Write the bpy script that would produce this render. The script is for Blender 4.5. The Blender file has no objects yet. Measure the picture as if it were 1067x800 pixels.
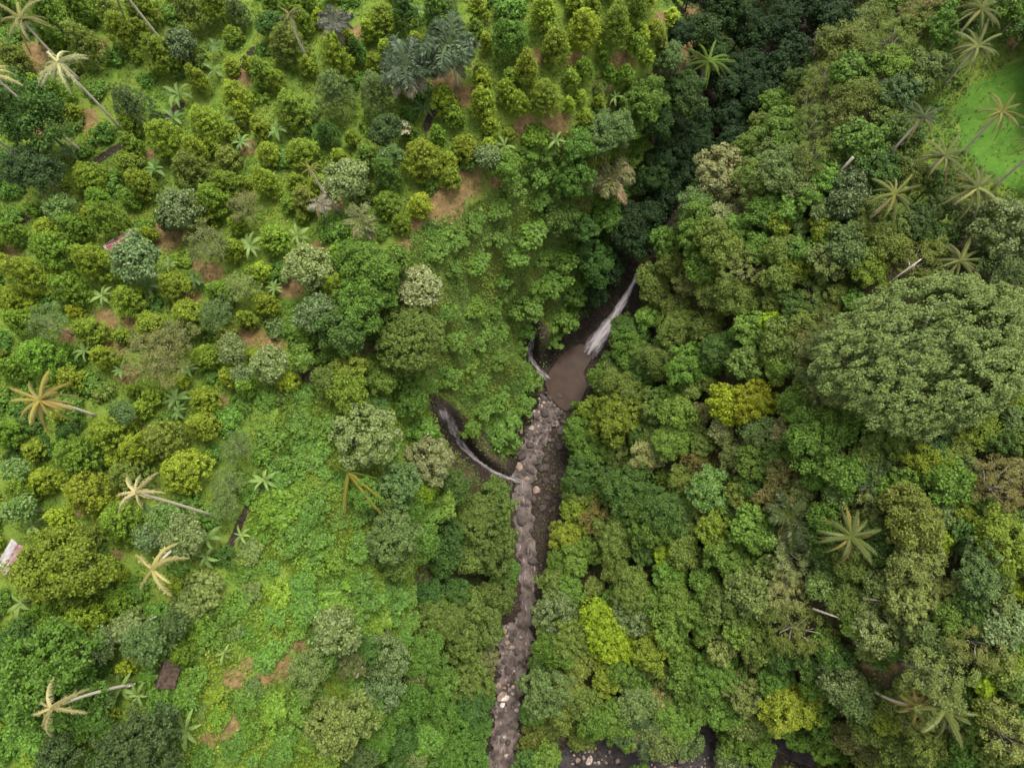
import bpy, math, random
import numpy as np
from mathutils import Matrix, Vector
random.seed(7)
RNG = np.random.default_rng(11)
S = bpy.context.scene
COL = S.collection

# ------------------------------------------------------------------ camera, sky, sun, exposure
W0, H0, F = 1067.0, 800.0, 720.0          # photograph's size and focal length in its pixels
TH, PH = math.radians(15.0), math.radians(-9.6)
CAMZ = 100.0
ROT = Matrix.Rotation(TH, 3, 'X') @ Matrix.Rotation(PH, 3, 'Z')
cd = bpy.data.cameras.new('camera'); cam = bpy.data.objects.new('camera', cd); COL.objects.link(cam)
cam.matrix_world = Matrix.Translation((0, 0, CAMZ)) @ ROT.to_4x4()
cd.sensor_width = 36.0; cd.lens = 36.0 * F / W0; cd.clip_start = 0.5; cd.clip_end = 6000
S.camera = cam
SUN_EL, SUN_AZ = math.radians(68), math.radians(40)     # azimuth from +Y towards +X
w = bpy.data.worlds.new('World'); S.world = w; w.use_nodes = True
nt = w.node_tree; bg = nt.nodes['Background']
sky = nt.nodes.new('ShaderNodeTexSky'); sky.sky_type = 'NISHITA'; sky.sun_disc = False
sky.sun_elevation = SUN_EL; sky.sun_rotation = SUN_AZ; sky.dust_density = 6.0; sky.air_density = 1.0; sky.ozone_density = 1.0
hs = nt.nodes.new('ShaderNodeHueSaturation'); hs.inputs['Saturation'].default_value = 0.18   # cloud cover greys the blue
nt.links.new(sky.outputs[0], hs.inputs['Color']); nt.links.new(hs.outputs[0], bg.inputs['Color'])
bg.inputs['Strength'].default_value = 0.15
sd = bpy.data.lights.new('sun', 'SUN'); sd.energy = 1.4; sd.angle = math.radians(22); sd.color = (1.0, 0.94, 0.82)
so = bpy.data.objects.new('sun', sd); COL.objects.link(so)
_d = Vector((math.sin(SUN_AZ) * math.cos(SUN_EL), math.cos(SUN_AZ) * math.cos(SUN_EL), math.sin(SUN_EL)))
so.rotation_euler = _d.to_track_quat('Z', 'Y').to_euler(); so.location = (0, 0, 150)
S.view_settings.view_transform = 'Standard'; S.view_settings.look = 'None'
S.view_settings.gamma = 1.0; S.view_settings.use_curve_mapping = False
S.view_settings.exposure = 1.25
S.cycles.max_bounces = 6; S.cycles.diffuse_bounces = 4; S.cycles.glossy_bounces = 2; S.cycles.transmission_bounces = 2
S.cycles.use_denoising = True; S.cycles.filter_width = 1.6

# ------------------------------------------------------------------ pixel <-> world helpers
R3 = np.array(ROT)
def ray(px, py):
    d = np.stack([(np.asarray(px, float) - W0 / 2) / F, -(np.asarray(py, float) - H0 / 2) / F, -np.ones_like(np.asarray(px, float))], -1)
    return d @ R3.T                        # unit depth along the view axis
def at_z(px, py, z):
    d = ray(px, py); t = (np.asarray(z) - CAMZ) / d[..., 2]
    return np.array([0, 0, CAMZ]) + d * t[..., None]
def project(P):
    q = (np.asarray(P, float) - np.array([0, 0, CAMZ])) @ R3
    return np.stack([q[..., 0] / -q[..., 2] * F + W0 / 2, -q[..., 1] / -q[..., 2] * F + H0 / 2, -q[..., 2]], -1)

# ------------------------------------------------------------------ terrain: spline through surveyed heights, then the river bed cut in
CTRL = '''-80 -60 4,0 0 2,150 100 1,300 50 0,450 60 0,600 60 0,700 20 -3,0 200 1,150 250 0,300 200 -1,420 200 -2,0 400 0,150 420 -1,
290 350 -4,0 600 -1,150 600 -3,0 800 -2,150 780 -4,260 500 -6,250 700 -8,-80 400 1,-80 860 -1,300 -70 0,600 -70 1,
480 220 -4,600 140 -4,690 95 -7,520 300 -16,600 225 -17,670 170 -20,560 345 -27,450 320 -9,400 300 -5,625 280 -27,
430 400 -13,470 440 -22,500 480 -31,400 450 -11,450 490 -17,350 560 -9,300 620 -9,425 560 -14,425 640 -17,
468 590 -32,478 690 -33,420 740 -21,330 760 -12,500 560 -36,440 790 -27,505 640 -37.5,
668 278 -24,610 372 -37,575 420 -37.5,552 500 -38,545 640 -39,525 800 -40,690 215 -24,735 150 -26,790 85 -26,880 0 -24,
628 425 -33,640 520 -32,610 640 -35,600 745 -37,640 790 -39,740 785 -39,820 780 -38,700 360 -24,720 500 -22,720 650 -24,
770 730 -33,725 260 -17,800 200 -9,850 130 -8,900 60 -5,980 0 0,1000 100 0,1067 150 0,950 190 -2,1067 300 0,950 300 -4,
850 330 -10,800 430 -14,900 480 -8,1067 500 -2,820 600 -16,950 650 -9,1067 700 -5,900 770 -20,1000 800 -12,1130 -50 2,1150 400 1,1150 860 -6,
500 860 -41,650 860 -40,850 860 -34'''
cp = np.array([[float(v) for v in s.split()] for s in CTRL.replace('\n', '').split(',')])
def deep(z): return z - 9 * np.clip((-z - 10) / 14, 0, 1)     # the gorge drops this much further
cp[:, 2] = deep(cp[:, 2])
CW = at_z(cp[:, 0], cp[:, 1], cp[:, 2])
def _tk(r2): return 0.5 * r2 * np.log(r2 + 1e-9)
def _fit(xy, z, lam=2.0):
    n = len(xy); A = np.zeros((n + 3, n + 3)); d2 = ((xy[:, None] - xy[None]) ** 2).sum(-1)
    A[:n, :n] = _tk(d2) + lam * np.eye(n) * 20; Pm = np.c_[np.ones(n), xy]; A[:n, n:] = Pm; A[n:, :n] = Pm.T
    return np.linalg.solve(A, np.r_[z, 0, 0, 0])
_XY = CW[:, :2]; _WT = _fit(_XY, CW[:, 2])
def tps(xy):
    d2 = ((xy[:, None] - _XY[None]) ** 2).sum(-1); n = len(_XY)
    return _tk(d2) @ _WT[:n] + _WT[n] + xy @ _WT[n + 1:]
# river centre lines: pixel x, y, height, half width in m
MAIN = np.array([(880, 0, -25, .9), (790, 85, -28, .9), (735, 150, -28, .9), (692, 212, -25, .9), (669, 276, -25, .9), (640, 330, -31, 2.6),
                 (613, 368, -37, 4.0), (590, 395, -37.3, 5.4), (573, 426, -37.6, 2.3), (557, 460, -38, 2.3), (546, 500, -38.2, 1.9), (546, 545, -38.4, 1.6), (550, 600, -38.8, 1.5), (547, 640, -39, .9),
                 (538, 668, -39.2, 3.4), (532, 705, -39.5, 2.3), (528, 750, -39.8, 2.3), (522, 800, -40, 2.4), (515, 870, -40.4, 2.6)], float)
SIDE = np.array([(459, 426, -18, .4), (466, 436, -20, .55), (475, 452, -25, .8), (482, 464, -29.5, .7), (500, 482, -34.5, .35), (520, 494, -37.0, .3), (545, 503, -38, .3)], float)
MINI = np.array([(560, 345, -26, .7), (555, 356, -32, .9), (552, 370, -35.0, .5), (562, 386, -36.8, .4), (572, 396, -37.3, .4)], float)
LOWER = np.array([(560, 830, -40.3, 2.6), (606, 790, -39.6, 3.2), (640, 785, -39.5, 2.8), (690, 796, -39.3, 2.6), (738, 780, -39, 5.0), (775, 790, -39, 3.0), (808, 768, -38.6, 2.4), (835, 784, -38, 2.0), (880, 800, -37, 2.0)], float)
def dense(L, n=14):
    P = np.c_[at_z(L[:, 0], L[:, 1], deep(L[:, 2])), L[:, 3] * 1.07]; out = []
    for i in range(len(P) - 1):
        p0, p1, p2, p3 = P[max(i - 1, 0)], P[i], P[i + 1], P[min(i + 2, len(P) - 1)]
        for t in np.linspace(0, 1, n, endpoint=False):
            q = .5 * (2 * p1 + (p2 - p0) * t + (2 * p0 - 5 * p1 + 4 * p2 - p3) * t * t + (3 * p1 - p0 - 3 * p2 + p3) * t ** 3)
            q[2] = p1[2] + (p2[2] - p1[2]) * t; q[3] = p1[3] + (p2[3] - p1[3]) * t; out.append(q)
    return np.array(out + [P[-1]])
RIV = [dense(MAIN), dense(SIDE), dense(MINI), dense(LOWER)]
_q = np.arange(len(RIV[0])); RIV[0][:, 3] *= np.where(_q > 8 * 14, 1 + .22 * np.sin(_q * .83) + .16 * np.sin(_q * 1.9 + 1) , 1)   # an uneven channel
RALL = np.concatenate(RIV)
def vnoise(xy, s, seed=0):
    p = xy / s; i = np.floor(p).astype(int); f = p - i; f = f * f * (3 - 2 * f)
    def h(a, b):
        n = (a * 374761393 + b * 668265263 + seed * 1442695041) & 0x7fffffff
        n = ((n ^ (n >> 13)) * 1274126177) & 0x7fffffff
        return ((n ^ (n >> 16)) & 0xffff) / 65535.0
    a, b = i[:, 0], i[:, 1]
    return ((h(a, b) * (1 - f[:, 0]) + h(a + 1, b) * f[:, 0]) * (1 - f[:, 1]) + (h(a, b + 1) * (1 - f[:, 0]) + h(a + 1, b + 1) * f[:, 0]) * f[:, 1])
def river_d(xy):
    best = np.full(len(xy), 1e9); zz = np.zeros(len(xy))
    for k in range(0, len(xy), 20000):
        d = np.sqrt(((xy[k:k + 20000, None] - RALL[None, :, :2]) ** 2).sum(-1)) - RALL[None, :, 3]
        j = d.argmin(1); best[k:k + 20000] = d[np.arange(len(j)), j]; zz[k:k + 20000] = RALL[j, 2]
    return best, zz
def height(xy):
    z = np.concatenate([tps(xy[k:k + 20000]) for k in range(0, len(xy), 20000)])
    far = np.clip((np.hypot(xy[:, 0], xy[:, 1] - 20) - 130) / 60, 0, 1)
    z = np.clip(z, -53, 6); z = z * (1 - far) + (-4) * far
    z = z + (vnoise(xy, 7, 1) - .5) * 1.2 + (vnoise(xy, 2.3, 2) - .5) * .5
    d, rz = river_d(xy)
    bank = rz - .7 + np.clip(d + .6, 0, None) ** 1.15 * 1.9
    z = np.where(d < 12, np.minimum(z, bank), z)
    z = np.where(d < 0, rz - .7 - .3 * np.clip(-d, 0, 2), np.maximum(z, np.where(d < 3, rz - .4, -99)))
    return z
GX0, GX1, GY0, GY1, GS = -122.0, 122.0, -68.0, 122.0, 0.6
gx = np.arange(GX0, GX1 + .01, GS); gy = np.arange(GY0, GY1 + .01, GS)
ox = np.array([30, 80, 200, 500, 1400.]); gx = np.r_[GX0 - ox[::-1], gx, GX1 + ox]; gy = np.r_[GY0 - ox[::-1], gy, GY1 + ox]
NXg, NYg = len(gx), len(gy); XX, YY = np.meshgrid(gx, gy); TXY = np.c_[XX.ravel(), YY.ravel()]
TZ = height(TXY); ZG = TZ.reshape(NYg, NXg)
def zat(x, y):
    x = np.atleast_1d(np.asarray(x, float)); y = np.atleast_1d(np.asarray(y, float))
    i = np.clip(np.searchsorted(gx, x) - 1, 0, NXg - 2); j = np.clip(np.searchsorted(gy, y) - 1, 0, NYg - 2)
    u = np.clip((x - gx[i]) / (gx[i + 1] - gx[i]), 0, 1); v = np.clip((y - gy[j]) / (gy[j + 1] - gy[j]), 0, 1)
    return (ZG[j, i] * (1 - u) + ZG[j, i + 1] * u) * (1 - v) + (ZG[j + 1, i] * (1 - u) + ZG[j + 1, i + 1] * u) * v
_ts = np.linspace(60, 205, 900)
def hit(px, py, hc=0.0):
    """the ground point over which something hc high is seen at this pixel"""
    d = ray(px, py); P = np.array([0, 0, CAMZ]) + d[None] * _ts[:, None]
    g = P[:, 2] - hc - zat(P[:, 0], P[:, 1]); k = np.argmax(g <= 0)
    if g[k] > 0: k = len(_ts) - 1
    k = max(k, 1); a, b = g[k - 1], g[k]; t = _ts[k - 1] + (_ts[k] - _ts[k - 1]) * (a / (a - b + 1e-9))
    p = np.array([0, 0, CAMZ]) + d * t
    return p[0], p[1], float(zat(p[0], p[1])[0]), t

# ------------------------------------------------------------------ materials
def mat(name):
    m = bpy.data.materials.new(name); m.use_nodes = True; n = m.node_tree.nodes; return m, m.node_tree, n['Principled BSDF']
def N(t, kind, **kw):
    n = t.nodes.new(kind)
    for k, v in kw.items():
        if k in n.inputs: n.inputs[k].default_value = v
        else: setattr(n, k, v)
    return n
def ramp(t, src, stops, interp='LINEAR'):
    r = t.nodes.new('ShaderNodeValToRGB'); r.color_ramp.interpolation = interp
    e = r.color_ramp.elements
    while len(e) < len(stops): e.new(.5)
    for el, (p, c) in zip(e, stops):
        el.position = p; el.color = (*c, 1) if len(c) == 3 else c
    t.links.new(src, r.inputs[0]); return r.outputs[0]
def mixc(t, fac, a, b, mode='MIX'):
    m = t.nodes.new('ShaderNodeMix'); m.data_type = 'RGBA'; m.blend_type = mode
    for s, v in ((m.inputs[0], fac), (m.inputs[6], a), (m.inputs[7], b)):
        if hasattr(v, 'links'): t.links.new(v, s)
        else: s.default_value = v if not isinstance(v, tuple) or len(v) != 3 else (*v, 1)
    return m.outputs[2]
def leafy(name, spread=(.55, 1.5), yellow=(1.3, 1.25, .6), yel=.35, transl=.36, rough=.55, spec=.22, pale=None, attr_tint=False):
    """leaf material: the plant's own colour (object colour), varied leaf by leaf; young shoots yellower"""
    m, t, b = mat(name)
    if attr_tint:
        a = N(t, 'ShaderNodeAttribute', attribute_name='tint'); base = a.outputs['Color']
    else:
        oi = N(t, 'ShaderNodeObjectInfo'); base = oi.outputs['Color']
    g = N(t, 'ShaderNodeNewGeometry'); rnd = g.outputs['Random Per Island']
    k = ramp(t, rnd, [(0, (spread[0],) * 3), (.5, (1, 1, 1)), (1, (spread[1],) * 3)])
    c = mixc(t, 1.0, base, k, 'MULTIPLY')
    tip = N(t, 'ShaderNodeAttribute', attribute_name='tip')
    mm = N(t, 'ShaderNodeMath', operation='MULTIPLY'); t.links.new(tip.outputs['Fac'], mm.inputs[0]); mm.inputs[1].default_value = yel
    y = mixc(t, 1.0, c, (*yellow, 1), 'MULTIPLY') if pale is None else mixc(t, .75, c, (*pale, 1))
    c = mixc(t, mm.outputs[0], c, y)
    t.links.new(c, b.inputs['Base Color']); b.inputs['Roughness'].default_value = rough; b.inputs['Specular IOR Level'].default_value = spec
    tr = N(t, 'ShaderNodeBsdfTranslucent'); t.links.new(c, tr.inputs['Color'])
    mx = N(t, 'ShaderNodeMixShader'); mx.inputs[0].default_value = transl
    t.links.new(b.outputs[0], mx.inputs[1]); t.links.new(tr.outputs[0], mx.inputs[2])
    t.links.new(mx.outputs[0], t.nodes['Material Output'].inputs['Surface'])
    return m
M_CLOVE = leafy('clove_leaves', yel=.7, yellow=(1.5, 1.32, .6))
M_LEAF = leafy('broad_leaves', yel=.4)
M_SPECK = leafy('glossy_speckled_leaves', spread=(.5, 1.5), yel=1.0, pale=(.27, .32, .15), rough=.45, spec=.3)
M_FINE = leafy('fine_leaves', spread=(.6, 1.4), yel=.5, yellow=(1.5, 1.25, .8))
M_FROND = leafy('palm_frond', spread=(.75, 1.3), yel=.6, yellow=(1.3, 1.2, .9), spec=.3, rough=.45)
M_BANANA = leafy('banana_leaf', spread=(.8, 1.25), yel=.4, yellow=(1.5, 1.3, .9), transl=.3)
M_UNDER = leafy('undergrowth_leaves', attr_tint=True, yel=.5, spread=(.5, 1.55))
def bark(name, a, b_, sc=3.0):
    m, t, b = mat(name); tc = N(t, 'ShaderNodeTexCoord'); no = N(t, 'ShaderNodeTexNoise', Scale=sc, Detail=5.0)
    mp = N(t, 'ShaderNodeMapping'); mp.inputs['Scale'].default_value = (1, 1, 3.0); t.links.new(tc.outputs['Object'], mp.inputs[0]); t.links.new(mp.outputs[0], no.inputs['Vector'])
    t.links.new(ramp(t, no.outputs[0], [(.3, a), (.7, b_)]), b.inputs['Base Color']); b.inputs['Roughness'].default_value = .85; return m
M_BARK = bark('tree_bark', (.06, .045, .03), (.16, .13, .10)); M_PALE = bark('pale_bark', (.20, .17, .13), (.42, .37, .30)); M_PALMBARK = bark('palm_bark', (.34, .29, .21), (.58, .51, .40), 5)
M_RACHIS = bark('frond_rib', (.25, .25, .08), (.40, .36, .14))

# ground: grass, litter and bare soil
m, t, b = mat('ground'); M_GROUND = m
tc = N(t, 'ShaderNodeTexCoord'); P = tc.outputs['Object']
def noise(sc, det=4.0, rough=.55):
    n = N(t, 'ShaderNodeTexNoise', Scale=sc, Detail=det, Roughness=rough); t.links.new(P, n.inputs['Vector']); return n.outputs[0]
grass = ramp(t, noise(.9, 6), [(.28, (.045, .080, .012)), (.5, (.080, .135, .018)), (.72, (.135, .170, .032))])
grass = mixc(t, ramp(t, noise(.16, 3), [(.42, (0, 0, 0)), (.62, (1, 1, 1))]), grass, (.105, .145, .022))
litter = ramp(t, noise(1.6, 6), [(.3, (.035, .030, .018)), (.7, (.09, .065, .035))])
soil = ramp(t, noise(1.1, 6), [(.25, (.060, .055, .018)), (.5, (.135, .088, .038)), (.78, (.235, .155, .078))])
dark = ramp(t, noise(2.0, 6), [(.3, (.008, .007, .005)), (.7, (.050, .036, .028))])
field = ramp(t, noise(.7, 6, .6), [(.25, (.036, .085, .012)), (.5, (.052, .115, .014)), (.75, (.078, .140, .022))])
def masked(attr, lo, hi, jit=.55):
    a = N(t, 'ShaderNodeAttribute', attribute_name=attr); ad = N(t, 'ShaderNodeMath', operation='MULTIPLY_ADD')
    nn = noise(1.4, 5); t.links.new(nn, ad.inputs[0]); ad.inputs[1].default_value = jit; t.links.new(a.outputs['Fac'], ad.inputs[2])
    return ramp(t, ad.outputs[0], [(lo, (0, 0, 0)), (hi, (1, 1, 1))])
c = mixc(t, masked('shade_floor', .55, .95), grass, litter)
c = mixc(t, masked('soil', .70, 1.15, 1.0), c, soil)
c = mixc(t, masked('field', .62, .82, .3), c, field)
c = mixc(t, masked('wet_shade', .55, .85), c, dark)
t.links.new(c, b.inputs['Base Color']); b.inputs['Roughness'].default_value = .95; b.inputs['Specular IOR Level'].default_value = .1
bp = N(t, 'ShaderNodeBump', Strength=.6, Distance=.25); t.links.new(noise(2.5, 6, .7), bp.inputs['Height']); t.links.new(bp.outputs[0], b.inputs['Normal'])
def water(name, cols, foam, rough=.12, soft=False):
    m, t, b = mat(name); tc = N(t, 'ShaderNodeTexCoord'); uv = N(t, 'ShaderNodeAttribute', attribute_name='flow')
    n1 = N(t, 'ShaderNodeTexNoise', Scale=.5, Detail=6.0, Roughness=.65); t.links.new(tc.outputs['Object'], n1.inputs['Vector'])
    c = ramp(t, n1.outputs[0], [(.36, cols[0]), (.62, cols[1])])
    mp = N(t, 'ShaderNodeMapping'); mp.inputs['Scale'].default_value = (2.2, .35, 1); t.links.new(uv.outputs['Vector'], mp.inputs[0])
    n2 = N(t, 'ShaderNodeTexNoise', Scale=1.0, Detail=7.0, Roughness=.7, Distortion=.4); t.links.new(mp.outputs[0], n2.inputs['Vector'])
    f = ramp(t, n2.outputs[0], [(foam[0], (0, 0, 0)), (foam[1], (1, 1, 1))])
    c = mixc(t, f, c, foam[2]); t.links.new(c, b.inputs['Base Color'])
    r = mixc(t, f, (rough,) * 3, (.8,) * 3); t.links.new(r, b.inputs['Roughness'])
    b.inputs['Specular IOR Level'].default_value = .04
    bp = N(t, 'ShaderNodeBump', Strength=.5, Distance=.3); t.links.new(n2.outputs[0], bp.inputs['Height']); t.links.new(bp.outputs[0], b.inputs['Normal'])
    if soft:                                   # thin broken water at the margins of a fall
        e_ = N(t, 'ShaderNodeAttribute', attribute_name='mid'); a_ = N(t, 'ShaderNodeMath', operation='MULTIPLY_ADD'); t.links.new(n2.outputs[0], a_.inputs[0]); a_.inputs[1].default_value = 1.3; t.links.new(e_.outputs['Fac'], a_.inputs[2])
        s_ = N(t, 'ShaderNodeMapRange'); t.links.new(a_.outputs[0], s_.inputs[0]); s_.inputs[1].default_value = .75; s_.inputs[2].default_value = 1.55; t.links.new(s_.outputs[0], b.inputs['Alpha'])
    return m
M_RIVER = water('river_water', ((.028, .020, .016), (.120, .094, .082)), (.58, .70, (.34, .30, .28)), .2)
M_POOL = water('muddy_pool', ((.020, .009, .004), (.034, .016, .007)), (.80, .95, (.12, .09, .06)), .3)
M_SIDE = water('thin_water', ((.05, .042, .042), (.17, .145, .145)), (.46, .70, (.46, .42, .42)), .7, True)
M_LOWER = water('dark_rapids', ((.016, .014, .014), (.050, .043, .043)), (.64, .72, (.55, .53, .52)), .3)
M_FALL = water('white_water', ((.26, .225, .23), (.36, .32, .325)), (.42, .74, (.62, .57, .57)), .8, True)
m, t, b = mat('river_stone'); M_STONE = m
oi = N(t, 'ShaderNodeObjectInfo'); tc = N(t, 'ShaderNodeTexCoord'); n1 = N(t, 'ShaderNodeTexNoise', Scale=2.5, Detail=6.0); t.links.new(tc.outputs['Object'], n1.inputs['Vector'])
t.links.new(mixc(t, 1.0, oi.outputs['Color'], ramp(t, n1.outputs[0], [(.3, (.45, .42, .4)), (.7, (1.25, 1.2, 1.15))]), 'MULTIPLY'), b.inputs['Base Color']); b.inputs['Roughness'].default_value = .8

# ------------------------------------------------------------------ mesh builders
def mesh(name, V, Fq, material, attrs=None, smooth=False):
    me = bpy.data.meshes.new(name); V = np.asarray(V, np.float32); Fq = np.asarray(Fq, np.int32); k = Fq.shape[1]
    me.vertices.add(len(V)); me.vertices.foreach_set('co', V.ravel()); me.loops.add(Fq.size); me.loops.foreach_set('vertex_index', Fq.ravel())
    me.polygons.add(len(Fq)); me.polygons.foreach_set('loop_start', np.arange(0, Fq.size, k, dtype=np.int32))
    for nm, (dom, typ, vals) in (attrs or {}).items():
        a = me.attributes.new(nm, typ, dom); a.data.foreach_set({'FLOAT': 'value', 'FLOAT_COLOR': 'color', 'FLOAT_VECTOR': 'vector'}[typ], np.asarray(vals, np.float32).ravel())
    me.update(calc_edges=True)
    if smooth: me.polygons.foreach_set('use_smooth', np.ones(len(Fq), bool))
    me.materials.append(material); return me
def unit(a): return a / (np.linalg.norm(a, axis=-1, keepdims=True) + 1e-9)
def leaf_quads(P, Nn, size, asp, rng):
    n = len(P); r = rng.normal(size=(n, 3)); t1 = unit(np.cross(Nn, r)); t2 = np.cross(Nn, t1); s = (size * rng.uniform(.7, 1.35, n))[:, None]
    V = np.stack([P - t1 * s, P + t2 * s * asp + Nn * s * .12, P + t1 * s - Nn * s * .15, P - t2 * s * asp + Nn * s * .12], 1).reshape(-1, 3)
    return V, np.arange(4 * n).reshape(n, 4)
def sphere_dirs(n, zmin, rng, jit=.25):
    i = np.arange(n) + .5; z = 1 - (1 - zmin) * i / n; a = i * 2.399963; r = np.sqrt(1 - z * z)
    return unit(np.stack([r * np.cos(a), r * np.sin(a), z], 1) + rng.normal(size=(n, 3)) * jit)
def crown_mesh(name, seed, rx, rz, npuff, rp, lpp, leaf, material, shape='round', zmin=-.45, lumpy=.16, asp=.6, tipf=.5, flat=.0, core=True):
    """a crown of leaf clumps over an uneven body; origin at the crown's centre"""
    rng = np.random.default_rng(seed); D = sphere_dirs(npuff, zmin, rng, .14 if shape == 'cone' else .22)
    ph = rng.uniform(0, 6.28, 6); az = np.arctan2(D[:, 1], D[:, 0])
    lob = 1 + lumpy * (np.sin(2 * az + ph[0]) * .6 + np.sin(3 * az + ph[1]) * .5 + np.sin(5 * az + ph[2] + D[:, 2] * 4) * .5) + rng.normal(size=npuff) * lumpy * .55
    C = D * lob[:, None] * np.array([rx - rp * .6, rx - rp * .6, rz - rp * .6])
    if shape == 'cone':
        u = (C[:, 2] / rz + 1) / 2; C[:, :2] *= (1.28 - .80 * np.clip(u, 0, 1) ** 1.3)[:, None]
    if shape == 'layer':
        C[:, 2] = np.round(C[:, 2] / (rz * .5) + rng.uniform(-.3, .3, npuff)) * rz * .5
    prs = rp * rng.uniform(.5, 1.45, npuff); L = lpp; idx = np.repeat(np.arange(npuff), L); n = len(idx)
    out = unit(D * np.array([1 / rx, 1 / rx, 1 / rz])); d = unit(rng.normal(size=(n, 3)) + out[idx] * .85 + np.array([0, 0, .35]))
    sq = np.array([1, 1, .8 - flat]); rad = prs[idx] * rng.uniform(.6, 1.22, n)
    P = C[idx] + d * rad[:, None] * sq
    Nn = unit(d * .62 + rng.normal(size=(n, 3)) * .5 + np.array([0, 0, .75]))
    tip = np.clip((d * out[idx]).sum(1) * .8 + rng.normal(size=n) * .3, 0, 1) * (rng.random(n) < tipf) * rng.uniform(.4, 1.0, npuff)[idx]
    if core:
        m_ = max(60, npuff * 5); dd = sphere_dirs(m_, -.7, rng, .2); q = dd * np.array([rx, rx, rz]) * rng.uniform(.35, .74, m_)[:, None]
        if shape == 'cone': q[:, :2] *= (1.2 - .75 * np.clip((q[:, 2] / rz + 1) / 2, 0, 1) ** 1.3)[:, None]
        P = np.r_[P, q]; Nn = np.r_[Nn, unit(dd + rng.normal(size=(m_, 3)) * .4)]; tip = np.r_[tip, np.zeros(m_)]
        size = np.r_[np.full(n, leaf), np.full(m_, leaf * 1.9)]
    else: size = np.full(n, leaf)
    V, Fq = leaf_quads(P, Nn, size, asp, rng)
    return mesh(name, V, Fq, material, {'tip': ('FACE', 'FLOAT', tip)})
def tube(pts, rads, n=6):
    pts = np.asarray(pts, float); V = []; Fq = []
    for i, p in enumerate(pts):
        d = unit(pts[min(i + 1, len(pts) - 1)] - pts[max(i - 1, 0)]); a = np.array([1, 0, 0]) if abs(d[0]) < .8 else np.array([0, 1, 0])
        u = unit(np.cross(d, a)); v = np.cross(d, u)
        for k in range(n):
            g = 2 * math.pi * k / n; V.append(p + (u * math.cos(g) + v * math.sin(g)) * rads[i])
    for i in range(len(pts) - 1):
        for k in range(n):
            Fq.append((i * n + k, i * n + (k + 1) % n, (i + 1) * n + (k + 1) % n, (i + 1) * n + k))
    e = len(V); V += [pts[0], pts[-1]]; L = (len(pts) - 1) * n
    for k in range(n):
        Fq.append((e, (k + 1) % n, k, k)); Fq.append((e + 1, L + k, L + (k + 1) % n, L + (k + 1) % n))
    return np.array(V), Fq
def join(parts):
    V = []; Fq = []; o = 0
    for v, f in parts:
        V.append(v); Fq += [tuple(i + o for i in q) for q in f]; o += len(v)
    return np.concatenate(V), Fq
def poly_mesh(name, V, Fq, material, smooth=False):
    me = bpy.data.meshes.new(name); me.from_pydata([tuple(v) for v in V], [], [tuple(dict.fromkeys(q)) for q in Fq])
    if smooth: me.polygons.foreach_set('use_smooth', np.ones(len(me.polygons), bool))
    me.materials.append(material); me.update(); return me
def trunk_mesh(name, seed, hc, rx, rz, material, r0=None):
    """trunk from the ground (z 0) up into the crown, with limbs reaching out"""
    rng = np.random.default_rng(seed); r0 = r0 or max(.10, rx * .06); top = hc + rz * .35
    k = rng.uniform(-.06, .06, 2) * hc; pts = [np.array([0, 0, -.6]), np.array([k[0] * .3, k[1] * .3, hc * .4]), np.array([k[0], k[1], hc * .8]), np.array([k[0] * .6, k[1] * .6, top])]
    ps = [tube(pts, [r0 * 1.25, r0, r0 * .75, r0 * .25])]
    for i in range(6):
        a = i * 1.047 + rng.uniform(-.3, .3); s = pts[2] * rng.uniform(.7, 1.0); rr = rx * rng.uniform(.6, .85); e = np.array([math.cos(a) * rr, math.sin(a) * rr, hc + rz * rng.uniform(.05, .5)])
        mid = (s + e) / 2 + np.array([0, 0, -rr * .08]); ps.append(tube([s, mid, e], [r0 * .5, r0 * .35, r0 * .12], 5))
        for _ in range(2):
            e2 = mid + (e - mid) * .7 + rng.normal(size=3) * rx * .22; ps.append(tube([mid, e2], [r0 * .28, r0 * .08], 4))
    V, Fq = join(ps); return poly_mesh(name, V, Fq, material, True)

# ------------------------------------------------------------------ object helpers
THINGS = []
def empty(name, loc, cat, rz=0.0, sc=1.0, px=None, look='', group=None, label=None):
    o = bpy.data.objects.new(name, None); COL.objects.link(o); o.location = loc; o.rotation_euler = (0, 0, rz); o.scale = (sc,) * 3 if not isinstance(sc, tuple) else sc
    o.empty_display_size = .3; o['category'] = cat
    if group: o['group'] = group
    if label: o['label'] = label
    THINGS.append((o, px, look, label)); return o
def part(name, me, parent, color=None, loc=(0, 0, 0), rot=(0, 0, 0), sc=None):
    o = bpy.data.objects.new(name, me); COL.objects.link(o); o.parent = parent; o.location = loc; o.rotation_euler = rot
    if sc: o.scale = sc if isinstance(sc, tuple) else (sc,) * 3
    if color is not None: o.color = (*color, 1)
    return o
def structure(name, me, label=None):
    o = bpy.data.objects.new(name, me); COL.objects.link(o); o['kind'] = 'structure'
    if label: o['label'] = label
    return o

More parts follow.
